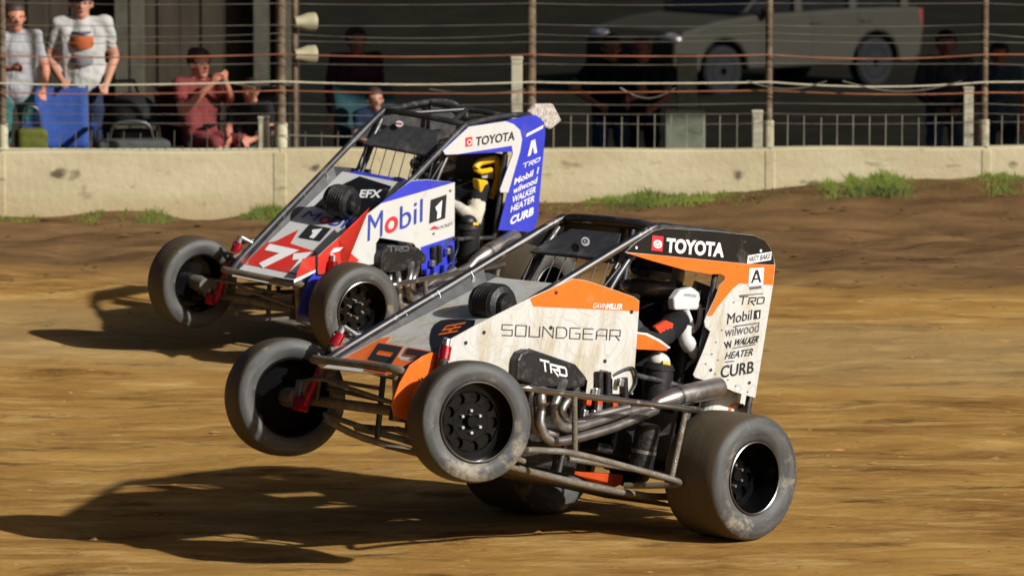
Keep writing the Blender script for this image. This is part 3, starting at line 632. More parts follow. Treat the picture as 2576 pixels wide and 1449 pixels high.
    # --- tail panel
    if orange:
        tail = [(1573, 635), (1600, 610), (1645, 580), (1670, 574), (1790, 581), (1895, 592), (1922, 604), (1938, 624), (1947, 652), (1950, 668), (1945, 716), (1900, 1000), (1895, 999), (1850, 986), (1806, 967), (1748, 949), (1744, 942), (1771, 878), (1787, 834), (1774, 822), (1772, 808), (1776, 797), (1800, 747), (1810, 718), (1822, 706), (1823, 695), (1814, 688), (1786, 689), (1720, 678), (1641, 656)]
    else:
        tail = [(1113, 380), (1179, 319), (1272, 305), (1328, 291), (1349, 291), (1362, 300), (1369, 314), (1372, 334), (1352, 557), (1340, 584), (1254, 579), (1277, 486), (1259, 485), (1257, 477), (1290, 387), (1287, 382), (1150, 389), (1120, 390)]
    tp = [L(p, .35) for p in tail]
    tl = part('tail_panel', prism(tp, (0, 1, 0), .004), M['white_o'] if orange else M['blue'])
    part('tail_panel', prism([(p[0], -p[1], p[2]) for p in tp], (0, -1, 0), .004), M['blackp'] if orange else M['plate'])
    L3 = lambda p: L(p, .35)
    if orange:
        fixn(patch(tl, [(1574, 634), (1600, 610.5), (1645, 580.5), (1670, 574.5), (1790, 581.5), (1895, 592.5), (1922, 604.5), (1937.5, 624.5), (1946, 652), (1948, 666), (1875, 663), (1641, 640)], M['blackp'], pl=L3))
        fixn(patch(tl, [(1574, 636), (1641, 641), (1875, 664), (1949, 667), (1944, 717), (1860, 713), (1845, 724), (1806, 770), (1791, 794), (1778, 795), (1800.5, 747), (1810.5, 718), (1822, 706.5), (1823, 695.5), (1814, 689), (1786, 689.5), (1720, 678.5), (1641, 656.5)], M['orange'], pl=L3))
        put(tl, text2d('TOYOTA', .045), L3, (1673, 635), (1819, 648), (1676, 598), M['inkwhite'], .004)
        put(tl, UNIT, L3, (1637, 630), (1665, 633), (1640, 592), M['inkred'], .004, 'badge'); put(tl, ring2d(.16), L3, (1641, 623), (1663, 626), (1642, 602), M['inkwhite'], .006, 'badge'); put(tl, ring2d(.2), L3, (1647, 619), (1657, 620), (1647, 604), M['inkwhite'], .006, 'badge'); put(tl, UNIT, L3, (1643, 615), (1661, 617), (1643, 611), M['inkwhite'], .006, 'badge')
        put(tl, UNIT, L3, (1878, 664), (1938, 654), (1880, 643), M['inkwhite'], .004, 'sticker'); put(tl, text2d('HASTY', .02), L3, (1881, 659), (1906, 655), (1884, 645), M['inkgrey'], .006); put(tl, text2d('BAKE', .02), L3, (1909, 655), (1935, 650), (1912, 641), M['inkgrey'], .006)
        put(tl, UNIT, L3, (1881, 720), (1918, 718), (1884, 675), M['inkwhite'], .004, 'sticker')
        put(tl, (np.array([[0, 0], [.18, 0], [.5, .75], [.82, 0], [1, 0], [.62, 1], [.38, 1]]), [(0, 1, 2, 6), (2, 3, 4, 5), (2, 5, 6)]), L3, (1887, 712), (1913, 710), (1889, 680), M['ink'], .006, 'badge'); put(tl, UNIT, L3, (1893, 704), (1907, 703), (1893, 700), M['ink'], .006, 'badge'); put(tl, UNIT, L3, (1885, 728), (1914, 725), (1885, 722), M['inkgrey'], .004, 'badge')
        put(tl, UNIT, L3, (1858, 744), (1919, 739), (1858, 742), M['inkgrey'], .004, 'badge')
        put(tl, stroke2d('trd', .13, .3, .9), L3, (1855, 771), (1920, 768), (1860, 745), M['ink'])
        put(tl, text2d('Mobil'), L3, (1828, 816), (1889, 804), (1831, 790), M['ink']); put(tl, UNIT, L3, (1895, 803), (1911, 801), (1897, 781), M['ink']); put(tl, stroke2d('1', .42, .2, .8), L3, (1900, 800), (1906, 799), (1901, 784), M['inkwhite'], .006)
        put(tl, text2d('wilwood'), L3, (1822, 848), (1907, 835), (1825, 822), M['inkgrey']); put(tl, UNIT, L3, (1848, 822), (1905, 814), (1848, 819), M['inkgrey'])
        put(tl, text2d('W', .02), L3, (1822, 878), (1842, 874), (1820, 860), M['ink']); put(tl, text2d('WALKER', .03), L3, (1842, 871), (1905, 861), (1850, 853), M['ink']); put(tl, UNIT, L3, (1842, 877), (1900, 866), (1842, 875), M['ink'])
        put(tl, text2d('HEATER', .01), L3, (1822, 904), (1892, 893), (1828, 886), M['ink']); put(tl, UNIT, L3, (1824, 911), (1846, 909), (1824, 909), M['ink'])
        put(tl, text2d('CURB', .015), L3, (1811, 951), (1894, 938), (1814, 920), M['ink'])
        for p in [(1800, 860), (1790, 890), (1775, 915), (1805, 905), (1798, 940), (1830, 955), (1870, 940), (1850, 970), (1880, 985), (1815, 830), (1830, 790), (1845, 760)]: put(tl, disc2d(8), L3, (p[0]-1.6, p[1]+2), (p[0]+1.6, p[1]+2), (p[0]-1.6, p[1]-2), M['inkgrey'], .004, 'fastener')
        for p in [(1787, 930), (1884, 962), (1912, 631), (1599, 623)]: put(tl, disc2d(10), L3, (p[0]-3, p[1]+4), (p[0]+3, p[1]+4), (p[0]-3, p[1]-4), M['ink'] if p[1] > 700 else M['inkwhite'], .006, 'fastener')
    else:
        fixn(patch(tl, [(1114, 380), (1179, 319.5), (1272, 305.5), (1292, 313), (1308, 328), (1313, 351), (1308, 382), (1278, 485), (1259, 484), (1257.5, 477), (1290, 387), (1287, 367), (1150, 388.5), (1120, 389.5)], M['white_b'], pl=L3))
        put(tl, text2d('TOYOTA', .02), L3, (1195, 368), (1293, 353), (1197, 345), M['ink'], .004); put(tl, UNIT, L3, (1170, 370), (1187, 367), (1170, 347), M['inkred'], .004, 'badge'); put(tl, ring2d(.16), L3, (1173, 366), (1185, 364), (1173, 352), M['inkwhite'], .006, 'badge')
        Lw = 'inkwhite'
        put(tl, UNIT, L3, (1322, 345), (1364, 323), (1324, 337), M[Lw], .004, 'sticker'); put(tl, (np.array([[0, 0], [.3, 0], [.5, .6], [.7, 0], [1, 0], [.7, 1], [.3, 1]]), [(0, 1, 2, 6), (2, 3, 4, 5), (2, 5, 6)]), L3, (1326, 394), (1350, 384), (1328, 358), M[Lw], .004, 'badge')
        put(tl, stroke2d('trd', .18, .3, .9), L3, (1312, 428), (1356, 408), (1316, 412), M[Lw])
        for s_, b_, r_ in (('Mobil 1', 466, 437), ('wilwood', 489, 461), ('WALKER', 512, 484), ('HEATER', 535, 507)):
            x0 = 1292-(b_-466)*.13; put(tl, text2d(s_, .02), L3, (x0, b_), (x0+60, r_), (x0+3, b_-17), M[Lw])
        put(tl, text2d('CURB', .04), L3, (1281, 567), (1340, 541), (1285, 545), M[Lw])
        part('muddy_flap', prism([L(p, -.10) for p in [(1332, 283), (1350, 262), (1392, 262), (1414, 304), (1385, 327), (1372, 320)]], (0, 1, 0), .03), mat('muddy vinyl', (.42, .38, .34), .8, noise=.5, nscale=40), bevel=.01)
    # roof sheet
    part('roof_sheet', prism([(.47, -.295, 1.155), (.47, .295, 1.155), (.05, .295, 1.203), (.05, -.295, 1.203)], (0, 0, 1), .004), M['blackp'] if orange else M['plate']) if orange else None
    # visor plate across the front of the cage
    vis = part('visor_plate', prism([(.60, -.17, 1.075), (.60, .17, 1.075), (.655, .22, 1.01), (.735, .26, .925), (.735, -.30, .925), (.66, -.27, .99)], (.88, 0, .47), .004), M['plate'])
    vn = np.array([.88, 0, .55]); vn /= np.linalg.norm(vn)
    VP = lambda p: P.un(p, (.79, 0, .71), .79*.66+.71*1.002+.02)
    if orange: put(vis, disc2d(12), VP, (1462, 619), (1484, 622), (1463, 596), M['inkwhite'], .003, 'badge'); put(vis, ring2d(.22), VP, (1467, 613), (1480, 615), (1467, 602), M['inkgrey'], .005, 'badge')
    else: put(vis, disc2d(12), VP, (994, 320), (1014, 322), (996, 304), M['inkwhite'], .003, 'badge'); put(vis, UNIT, VP, (996, 314), (1012, 316), (996, 310), M['inkred'], .005, 'badge')
    # stone screen wires below the visor
    for k in range(8):
        y_ = -.26+.52*k/7; T([(.735, y_, .925), (.80, y_*1.02, .70)], .0032, 'steel', 'screen_wire')
    T([(.735, -.28, .923), (.735, .28, .923)], .008, 'steel', 'screen_bar')
    # cowl and dash
    part('cowl', prism([(.98, -.29, .71), (.98, .29, .71), (.80, .29, .755), (.80, -.29, .755)], (0, 0, 1), .02), M['maroon'] if orange else M['blue'])
    part('dash', prism([(.99, -.29, .60), (.99, .29, .60), (.975, .29, .71), (.975, -.29, .71)], (1, 0, 0), .006), M['maroon'] if orange else M['blue'])
    dp = lambda p: P.un(p, (1, 0, 0), .993)
    # air filter drum on the hood
    Af = OR.un((1240, 764), (0, 1, 0), .10) if orange else BL.un((860, 506), (0, 1, 0), .06)
    prof = [(-.10, .0001), (-.10, .06), (-.09, .082), (-.065, .095)]+[(y_, .097+(.004 if k % 2 else -.003)) for k, y_ in enumerate(np.linspace(-.055, .06, 13))]+[(.07, .09), (.08, .06), (.11, .055), (.11, .0001)]
    part('air_filter', lathe(prof, 32, Af), M['dark'], True)
    # black rear part of the hood
    blk = [(1088, 880), (1084, 862), (1084, 845), (1088, 828), (1096, 815), (1110, 807), (1130, 804), (1196, 806), (1205, 850), (1150, 905)] if orange else [(792, 519), (835, 478), (905, 445), (985, 470), (985, 560), (905, 600), (872, 580), (868, 548)]
    q = [HP(p) for p in blk]
    for p in q: t_ = min(1, hw1/max(abs(p[1]), 1e-6)); p[1] *= t_
    hb = mesh_obj('hood_cover', prism([p+hn*.0035 for p in q], hn, .003), M['blackp'], car)
    if orange:
        put(hb, stroke2d('SE', .22, .16, 1.0), HP, (1100, 847), (1150, 838), (1124, 822), M['orange'], .007)
        og = M['orange']
        q = [HP(p) for p in [(854, 907), (905, 880), (956, 852), (985, 847), (968, 866), (985, 885), (1010, 905), (1070, 915), (1095, 940), (1040, 955), (1000, 946), (920, 926)]]
        for p in q: p[1] *= min(1, hw0/max(abs(p[1]), 1e-6)); p[0] = min(p[0], XF)
        q = [np.array([p[0], p[1], hz(p[0])]) for p in q]
        fixn(mesh_obj('livery_patch', prism([p+hn*.0028 for p in q], hn, .002), og, hood))
        put(hood, stroke2d('97', .42, .42, 1.25), HP, (903, 931), (1052, 957), (948, 861), og, .0035); put(hood, stroke2d('97', .32, .5, 1.25), HP, (909, 929), (1047, 953), (952, 865), M['ink'], .005)
    else:
        put(hood, (np.array([[0, 0], [0, .45], [.25, .60], [.45, .95], [.5, .62], [1, .55], [1, 0]]), [(0, 1, 2, 4), (2, 3, 4), (0, 4, 5, 6)]), HP, (604, 662), (752, 692), (690, 560), M['red'], .002, 'livery_patch')
        put(hood, stroke2d('71', .36, .3, 1.0), HP, (634, 670), (745, 694), (682, 611), M['inkwhite'], .005)
        put(hood, text2d('M'), HP, (757, 548), (792, 556), (778, 531), M['inkblue'], .004); put(hood, text2d('o', .02), HP, (797, 560), (824, 567), (812, 543), M['inkred'], .004); put(hood, text2d('bil'), HP, (826, 566), (876, 578), (850, 537), M['inkblue'], .004)
        put(hood, UNIT, HP, (751, 598), (806, 608), (779, 566), M['ink'], .004); put(hood, stroke2d('1', .42, .2, .8), HP, (770, 598), (790, 602), (792, 573), M['inkwhite'], .006)
        put(hb, text2d('EFX', .03), HP, (903, 500), (957, 500), (909, 480), M['inkwhite'], .007)
    # --- engine
    part('engine_block', box((1.0, .02, .06), (.62, .46, .42)), M['engine'], bevel=.02)
    vc_px = [(1301, 954), (1303, 905), (1312, 888), (1330, 880), (1345, 880), (1450, 916), (1478, 950), (1473, 972), (1445, 977), (1371, 976), (1333, 966)]
    vc = part('valve_cover', prism([OR.un(p, (0, 1, 0), .40) for p in vc_px], (0, 1, 0), .14), M['dark'], bevel=.012)
    if orange: VC = lambda p: Y(p, .40, P); put(vc, stroke2d('trd', .2, .22, .95), VC, (1361, 938), (1428, 954), (1357, 902), M['inkwhite'], .002)
    else: put(vc, stroke2d('trd', .2, .22, .95), lambda p: Y(p, .40, P), (974, 637), (1028, 634), (974, 618), M['inkgrey'], .002)
    def O(p, d): return OR.un(p, (0, 1, 0), d)
    T([O((1366, 968), .33), O((1362, 992), .42), O((1362, 1030), .43), O((1360, 1068), .44), O((1380, 1104), .45), O((1420, 1108), .46), O((1525, 1081), .46), O((1600, 1052), .45), O((1650, 1030), .43)], .0235, 'header', 'exhaust_pipe')
    T([O((1424, 985), .30), O((1420, 955), .36), O((1408, 988), .43), O((1392, 1028), .44), O((1399, 1056), .44), O((1420, 1075), .44), O((1455, 1074), .44), O((1510, 1058), .43), O((1585, 1036), .42), O((1650, 1022), .42)], .0235, 'header', 'exhaust_pipe')
    T([O((1450, 985), .30), O((1432, 1002), .38), O((1415, 1027), .39), O((1419, 1048), .39), O((1440, 1066), .39), O((1500, 1045), .39), O((1580, 1025), .40)], .0215, 'header', 'exhaust_pipe')
    T([O((1345, 975), .30), O((1338, 990), .36), O((1338, 1040), .38), O((1352, 1085), .39), O((1400, 1090), .40)], .0215, 'header', 'exhaust_pipe')
    part('muffler', tube([O((1630, 1033), .42), O((1656, 1012), .43), O((1692, 1001), .44), O((1704, 996), .44), O((1804, 975), .45), O((1812, 972), .45)], [.028, .036, .047, .051, .051, .047], 20), M['header'], True)
    T([O((1702, 997), .44), O((1706, 995.5), .44)], .0545, 'bead', 'muffler_clamp')
    # injector hoses and fittings
    for p0, p1, r_ in (((1507, 995), (1507, 934), .022), ((1528, 992), (1528, 936), .02), ((1572, 1000), (1570, 950), .019)):
        T([O(p0, .36), O(p1, .36)], r_, 'dark', 'intake_hose')
    for p, m_ in (((1500, 986), 'alu'), ((1560, 962), 'alu'), ((1478, 1009), 'orangefit'), ((1506, 1010), 'orangefit'), ((1545, 1014), 'orangefit'), ((1505, 1024), 'alu'), ((1470, 1040), 'alu'), ((1495, 1042), 'alu')):
        part('hose_fitting', box(O(p, .37), (.035, .03, .04)), M[m_ if orange or m_ != 'orangefit' else 'blue'], bevel=.006)
    T([O((1540, 945), .34), O((1590, 925), .36), O((1600, 960), .36), O((1585, 990), .36)], .008, 'dark', 'wiring_loom'); T([O((1470, 1050), .36), O((1540, 1030), .38), O((1590, 1005), .38)], .006, 'dark', 'wiring_loom')
    # dry sump tank and lower canister
    ct, cb_ = O((1657, 915), .24), O((1650, 1005), .24)
    ax = cb_-ct
    tk = part('oil_tank', tube([ct-ax*.06, ct, ct+ax*.10, ct+ax*.12, ct+ax*.16, ct+ax*.18, cb_+ax*.25], [.05, .07, .078, .083, .083, .077, .077], 24), M['dark'], True)
    part('tank_cap', ellipsoid(ct-ax*.07, (.06, .055, .045)), M['tank' if orange else 'dark'], True, tk); T([ct-ax*.02+np.array([.03, .05, 0]), ct-ax*.02+np.array([-.01, .062, 0])], .012, 'seatyellow', 'tank_label', parent=tk)
    ct, cb_ = O((1632, 1065), .36), O((1610, 1185), .34); ax = cb_-ct
    cn = part('coolant_canister', tube([ct, ct+ax*.05, ct+ax*.95, cb_], [.05, .062, .062, .05], 20), M['engine'], True); T([ct+ax*.55, ct+ax*.62], .065, 'alu', 'hose_clamp', parent=cn)
    # --- nerf bar (left), right one mirrored
    up = [(1312, 975), (1380, 985), (1443, 993), (1600, 1012), (1752, 1031)]; lo = [(1318, 1132), (1370, 1133), (1443, 1140), (1600, 1180), (1712, 1216)]
    for s in (1, -1):
        f = lambda p, d=.58: (lambda q: (q[0], s*q[1], q[2]))(O(p, d))
        T([f((1262, 985), .33)]+[f(p) for p in up]+[f((1738, 1026), .34)], .0155, 'chrome' if s > 0 else 'steel', 'nerf_bar'); T([f((1262, 1140), .31)]+[f(p) for p in lo]+[f((1571, 1221), .30)], .0155, 'mudsteel', 'nerf_bar')
        T([f((1445, 996)), f((1446, 1138))], .0145, 'mudsteel', 'nerf_bar'); T([f((1726, 1031)), f((1688, 1208))], .0145, 'mudsteel', 'nerf_bar')
    # underside
    part('belly_pan', box((.7, 0, -.185), (1.6, .56, .012)), M['mudsteel'])
    sk = [(1420, 1182), (1474, 1188), (1568, 1193), (1564, 1218), (1543, 1228), (1478, 1206)]
    part('skid_block', prism([O(p, .20) for p in sk], (0, 1, 0), .06), M['orangefit'] if orange else M['blue'], bevel=.004)
    part('torque_tube', tube([(.0, 0, -.02), (.7, 0, .02)], .05, 14), M['engine'], True)
    # tail tank, rear bumper
    tt = part('tail_tank', box((-.36, 0, .26), (.30, .46, .62)), M['tank'] if orange else M['blackp'], bevel=.07)
    tt.modifiers['bevel'].segments = 5
    put(tt, ring2d(.16), lambda p: Y(p, .232, P), (1832, 1052), (1872, 1055), (1834, 1010), M['orange'], .002, 'number_ring') if orange else None
    T([(-.40, .25, .38), (-.53, .25, .30), (-.55, .22, .1), (-.55, -.22, .1), (-.53, -.25, .30), (-.40, -.25, .38)], .016, 'steel', 'rear_bumper')
    part('seat_back_sheet', box((-.10, 0, .55), (.012, .50, .75)), M['dark'])
    # --- seat with head surround
    part('seat', join(box((.02, 0, .32), (.05, .42, .75)), box((.28, 0, .02), (.5, .42, .05)), box((.22, .20, .14), (.42, .03, .26)), box((.22, -.20, .14), (.42, .03, .26))), M['dark'], bevel=.02)
    sm = M['seatwhite'] if orange else M['seatyellow']
    if orange:
        hp = [L(p, .25) for p in [(1698, 780), (1696, 752), (1712, 730), (1742, 722), (1760, 735), (1764, 752), (1760, 764), (1785, 770), (1783, 780)]]
        hr = part('head_restraint', prism(hp, (0, 1, 0), .05), sm, bevel=.014); put(hr, UNIT, lambda p: L(p, .252), (1764, 773), (1786, 776), (1766, 763), M['ink'], .002, 'pad_label'); put(hr, text2d('SIMPSON'), lambda p: L(p, .252), (1720, 745), (1750, 748), (1721, 738), M['inkgrey'], .002)
        part('head_plate', prism([L(p, .21) for p in [(1745, 722), (1750, 706), (1792, 722), (1776, 772), (1756, 765)]], (0, 1, 0), .012), M['plate'], bevel=.004)
        T([L((1726, 780), .24), L((1738, 812), .24), L((1742, 835), .23)], .015, 'seatwhite', 'seat_strut'); T([L((1762, 778), .22), L((1758, 812), .22), L((1745, 830), .22)], .014, 'seatwhite', 'seat_strut')
        part('shoulder_support', tube(smooth_path([L(p, .24) for p in [(1726, 815), (1722, 845), (1736, 872), (1752, 895)]]), [.012]+[.036]*6+[.04]*4+[.03]*4+[.01], 14), sm, True)
        T([L((1752, 900), .2), L((1720, 930), .2), L((1706, 960), .2)], .01, 'alu', 'seat_strut')
    else:
        T([L(p, .22) for p in [(1196, 424), (1206, 410), (1228, 404), (1248, 402), (1253, 425), (1252, 450), (1244, 478), (1238, 488)]], .024, 'seatyellow', 'head_restraint')
        part('shoulder_support', prism([L(p, .24) for p in [(1205, 452), (1229, 455), (1232, 489), (1210, 490)]], (0, 1, 0), .06), sm, bevel=.012)
        part('head_plate', prism([L(p, .20) for p in [(1214, 430), (1242, 432), (1240, 450), (1213, 448)]], (0, 1, 0), .012), M['tank'])
        T([L((1196, 424), .22), L((1210, 432), .22), L((1235, 428), .22)], .018, 'seatyellow', 'head_restraint')
        T([L((1245, 470), .2), L((1235, 500), .2)], .02, 'seatyellow', 'seat_strut')
    # steering wheel
    swc = np.array([.66, 0, .60]); ux = np.array([.35, 0, .94]); uy = np.array([0, 1., 0])
    part('steering_wheel', tube([swc+.15*(math.cos(a)*ux+math.sin(a)*uy) for a in np.linspace(0, 2*math.pi, 29)], .014, 8, False), M['dark'], True)
    T([swc, (.98, 0, .48)], .014, 'steel', 'steering_column')
    # --- wheels
    if orange:
        wheel(car, Y((1180, 1060), .62, P), .288, .20, .192, -20, spin=.2); wheel(car, Y((717, 998), -.62, P), .288, .20, .192, -20, True, spin=.5)
        wheel(car, Y((1838, 1194), .62, P), .313, .36, .182, 0, spin=.3, grooves=0, dish=.1); wheel(car, Y((1330, 1122), -.76, P), .335, .40, .182, 0, True, spin=.1, grooves=0, dish=.1)
    else:
        wheel(car, Y((890, 777), .62, P), .282, .20, .185, -18, spin=.2); wheel(car, Y((484, 708), -.62, P), .282, .20, .185, -18, True, spin=.6)
        wheel(car, Y((1330, 728), .62, P), .313, .36, .182, 0, spin=.3, grooves=0, dish=.1); wheel(car, (0, -.74, .02), .335, .40, .182, 0, True, grooves=0, dish=.1)
    return car
carO = make_car('race_car', 'white, orange and black midget race car lifting its front wheels', OR, 'orange')
carB = make_car('race_car', 'blue, white and red midget race car running behind the orange one', BL, 'blue')
for c_ in (carO, carB): c_['group'] = 'midget race cars on the track'

# ---------------------------------------------------------------- people
SKIN = (.46, .22, .14)
def cmat(name, col, rough=.8, **k): return mat('cloth '+name, col, rough, noise=k.get('noise', .18), nscale=k.get('nscale', 14), bump=.35, bscale=40, spec=.15)
M['skin'] = mat('skin', SKIN, .55, noise=.12); M['skinred'] = mat('sunburnt skin', (.50, .20, .125), .55, noise=.12)
def capsule(p0, p1, r0, r1, seg=12):
    p0, p1 = np.array(p0, float), np.array(p1, float); d = p1-p0; ln = np.linalg.norm(d); d = d/ln if ln > 1e-6 else np.array([0, 0, 1.])
    path, rs = [], []
    for t in (-.99, -.8, -.45): path.append(p0+d*r0*t); rs.append(r0*math.sqrt(max(1-t*t, .005)))
    path += [p0, p1]; rs += [r0, r1]
    for t in (.45, .8, .99): path.append(p1+d*r1*t); rs.append(r1*math.sqrt(max(1-t*t, .005)))
    return tube(path, rs, seg)
def body(name, label, caps, mats, M4, group=None, voxel=.0125, cat='person'):
    """tapered limbs fused into one continuous skin by a voxel remesh, clothed per limb"""
    g = join(*[capsule(*c[:4]) for c in caps])
    tmp = mesh_obj('tmp', g, mats[0]); md = tmp.modifiers.new('r', 'REMESH'); md.mode = 'VOXEL'; md.voxel_size = voxel
    sm = tmp.modifiers.new('s', 'SMOOTH'); sm.factor = .6; sm.iterations = 4
    bpy.context.view_layer.update()
    me = bpy.data.meshes.new_from_object(tmp.evaluated_get(bpy.context.evaluated_depsgraph_get())); bpy.data.objects.remove(tmp)
    me.materials.clear(); [me.materials.append(m) for m in mats]
    n = len(me.polygons); c = np.empty(n*3); me.polygons.foreach_get('center', c); c = c.reshape(-1, 3)
    best = np.full(n, 1e9); mi = np.zeros(n, int)
    for p0, p1, r0, r1, k in caps:
        p0, p1 = np.array(p0, float), np.array(p1, float); d = p1-p0; L2 = max(d@d, 1e-9); t = np.clip(((c-p0)@d)/L2, 0, 1)
        dist = np.linalg.norm(c-(p0+t[:, None]*d), axis=1)-(r0+(r1-r0)*t); b_ = dist < best; best[b_] = dist[b_]; mi[b_] = k
    nv = len(me.vertices); vc_ = np.empty(nv*3); me.vertices.foreach_get('co', vc_); vc_ = vc_.reshape(-1, 3); nn = np.empty(nv*3); me.vertices.foreach_get('normal', nn); nn = nn.reshape(-1, 3)
    cl = np.zeros(nv); vi = np.array([p.vertices[0] for p in me.polygons]); cl[vi[mi > 0]] = 1
    fold = (vnoise(vc_[:, 0]*9+vc_[:, 2]*6+40, vc_[:, 2]*14+vc_[:, 1]*7+40, 21)-.5)*.022+(vnoise(vc_[:, 0]*22+60, vc_[:, 2]*26+vc_[:, 1]*12+60, 22)-.5)*.010
    vc_ = vc_+nn*(fold*cl)[:, None]; me.vertices.foreach_set('co', vc_.ravel())
    me.polygons.foreach_set('material_index', mi.astype(np.int32)); me.polygons.foreach_set('use_smooth', [True]*n); me.name = name
    o = bpy.data.objects.new(name, me); COL.objects.link(o); o.matrix_world = M4
    return tag(o, label, cat, group)
def hand(caps, wr, el, side, k, curl=.5):
    wr, el = np.array(wr, float), np.array(el, float); d = wr-el; d /= np.linalg.norm(d)
    sd = np.cross(d, np.array([0, -1., 0])); sd = sd/np.linalg.norm(sd) if np.linalg.norm(sd) > .2 else np.array([1., 0, 0]); pn = np.cross(sd, d)
    palm = wr+d*.07; caps.append((wr, palm, .026, .03, k))
    for i, ln in enumerate((.062, .07, .066, .052)):
        b0 = palm+sd*(.033-.022*i)+d*.015; m_ = b0+d*ln*.55+pn*.008; e_ = m_+d*ln*.4*(1-curl)+pn*ln*.5*curl
        caps.append((b0, m_, .0095, .0085, k)); caps.append((m_, e_, .0085, .007, k))
    t0 = wr+d*.03+sd*side*.028; caps.append((t0, t0+d*.03+sd*side*.022, .011, .010, k)); caps.append((t0+d*.03+sd*side*.022, t0+d*.06+sd*side*.022+pn*.01, .010, .008, k))
def figure(label, M4, J, mats, hair=None, hairm=None, long_sleeve=False, shorts=True, group=None, hat=None, scale=1.0, female=False):
    """J: joints in the person's own frame, facing -Y. mats: skin, shirt, trousers, shoes"""
    P = {k: np.array(v, float)*scale for k, v in J.items()}; c = []; q = scale
    fw = np.array(J.get('face', (0, -1, 0)), float); fw /= np.linalg.norm(fw)
    c.append((P['pelvis'], (P['pelvis']+P['chest'])/2, .135*q, .125*q, 1)); c.append(((P['pelvis']+P['chest'])/2, P['chest'], .125*q, .14*q, 1))
    c.append((P['chest'], P['neck'], .135*q, .065*q, 1)); c.append((P['neck'], P['head'], .062*q, .066*q, 0))
    h = P['head']; c.append((h+np.array([0, 0, .035*q])-fw*.015*q, h+np.array([0, 0, .02*q])-fw*.02*q, .092*q, .09*q, 0)); c.append((h+fw*.02*q-np.array([0, 0, .02*q]), h+fw*.035*q-np.array([0, 0, .075*q]), .072*q, .045*q, 0))
    c.append((h+fw*.088*q+np.array([0, 0, .005]), h+fw*.105*q-np.array([0, 0, .02*q]), .010*q, .016*q, 0))
    ear = np.cross(fw, (0, 0, 1.))
    for s in (1, -1): c.append((h+ear*s*.088*q+np.array([0, 0, .01]), h+ear*s*.09*q-np.array([0, 0, .025]), .014*q, .012*q, 0))
    for s in ('L', 'R'):
        sh, el, wr = P['sh'+s], P['el'+s], P['wr'+s]
        ctr = P['chest']; c.append((ctr+(sh-ctr)*.62, P['hip'+s]+(P['pelvis']-P['hip'+s])*.1+np.array([0, 0, .03*q]), .088*q, .10*q, 1))
        c.append((P['neck']-np.array([0, 0, .05*q]), sh, .06*q, .064*q, 1)); mid = sh+(el-sh)*.62
        c.append((sh, mid, .062*q, .053*q, 1)); c.append((mid, el, .049*q, .043*q, 1 if long_sleeve else 0)); c.append((el, wr, .043*q, .029*q, 1 if long_sleeve else 0)); hand(c, wr, el, 1 if s == 'L' else -1, 0)
        hp, kn, an, to = P['hip'+s], P['kn'+s], P['an'+s], P['to'+s]
        c.append((hp, kn, .088*q, .062*q, 2)); c.append((kn, kn+(an-kn)*.35, .056*q, .057*q, 0 if shorts else 2)); c.append((kn+(an-kn)*.35, an, .055*q, .037*q, 0 if shorts else 2)); c.append((an, to, .045*q, .038*q, 3)); c.append((an, an-(to-an)*.25, .04*q, .042*q, 3))
    o = body('person', label, c, mats, M4, group)
    # eyes, mouth, hair
    for s in (1, -1): fixn(mesh_obj('eye', ellipsoid(h+fw*.083*q+ear*s*.032*q+np.array([0, 0, .018*q]), (.012*q, .008*q, .008*q), 8, 6), mat('eye', (.06, .04, .03), .3), o, True))
    mesh_obj('mouth', ellipsoid(h+fw*.088*q-np.array([0, 0, .052*q]), (.024*q, .01*q, .006*q), 8, 6), mat('lips', (.28, .09, .07), .5), o, True)
    if hair:
        v, f = ellipsoid(h+np.array([0, 0, .045*q])-fw*.028*q, (.103*q, .105*q, .10*q), 20, 14)
        keep = [t for t in f if not all((np.array(v[i])-h)@fw > .03*q and (np.array(v[i])-h)[2] < .085*q for i in t) and not all((np.array(v[i])-h)[2] < -.03*q for i in t)]
        mesh_obj('hair', (v, keep), hairm, o, True)
        if hair == 'long': mesh_obj('hair', capsule(h-fw*.07*q, h-fw*.09*q-np.array([0, 0, .22*q]), .075*q, .05*q), hairm, o, True)
        if hair == 'bun': mesh_obj('hair', ellipsoid(h-fw*.11*q+np.array([0, 0, .09*q]), (.05*q, .05*q, .05*q)), hairm, o, True)
    if hat:
        top = h+np.array([0, 0, .075*q]); mesh_obj('cap', join(ellipsoid(top-fw*.01, (.106*q, .11*q, .075*q), 18, 10), ellipsoid(top+fw*.11*q-np.array([0, 0, .01]), (.075*q, .075*q, .012*q), 14, 6)), hat, o, True)
    return o
def stand(**k):
    J = dict(pelvis=(0, 0, .96), chest=(0, 0, 1.28), neck=(0, -.01, 1.46), head=(0, -.03, 1.575), shL=(.19, 0, 1.42), shR=(-.19, 0, 1.42), elL=(.25, .03, 1.14), elR=(-.25, .03, 1.14), wrL=(.25, -.07, .90), wrR=(-.25, -.07, .90),
             hipL=(.095, 0, .92), hipR=(-.095, 0, .92), knL=(.11, -.02, .50), knR=(-.11, -.02, .50), anL=(.12, .02, .08), anR=(-.12, .02, .08), toL=(.14, -.14, .045), toR=(-.14, -.14, .045)); J.update(k); return J
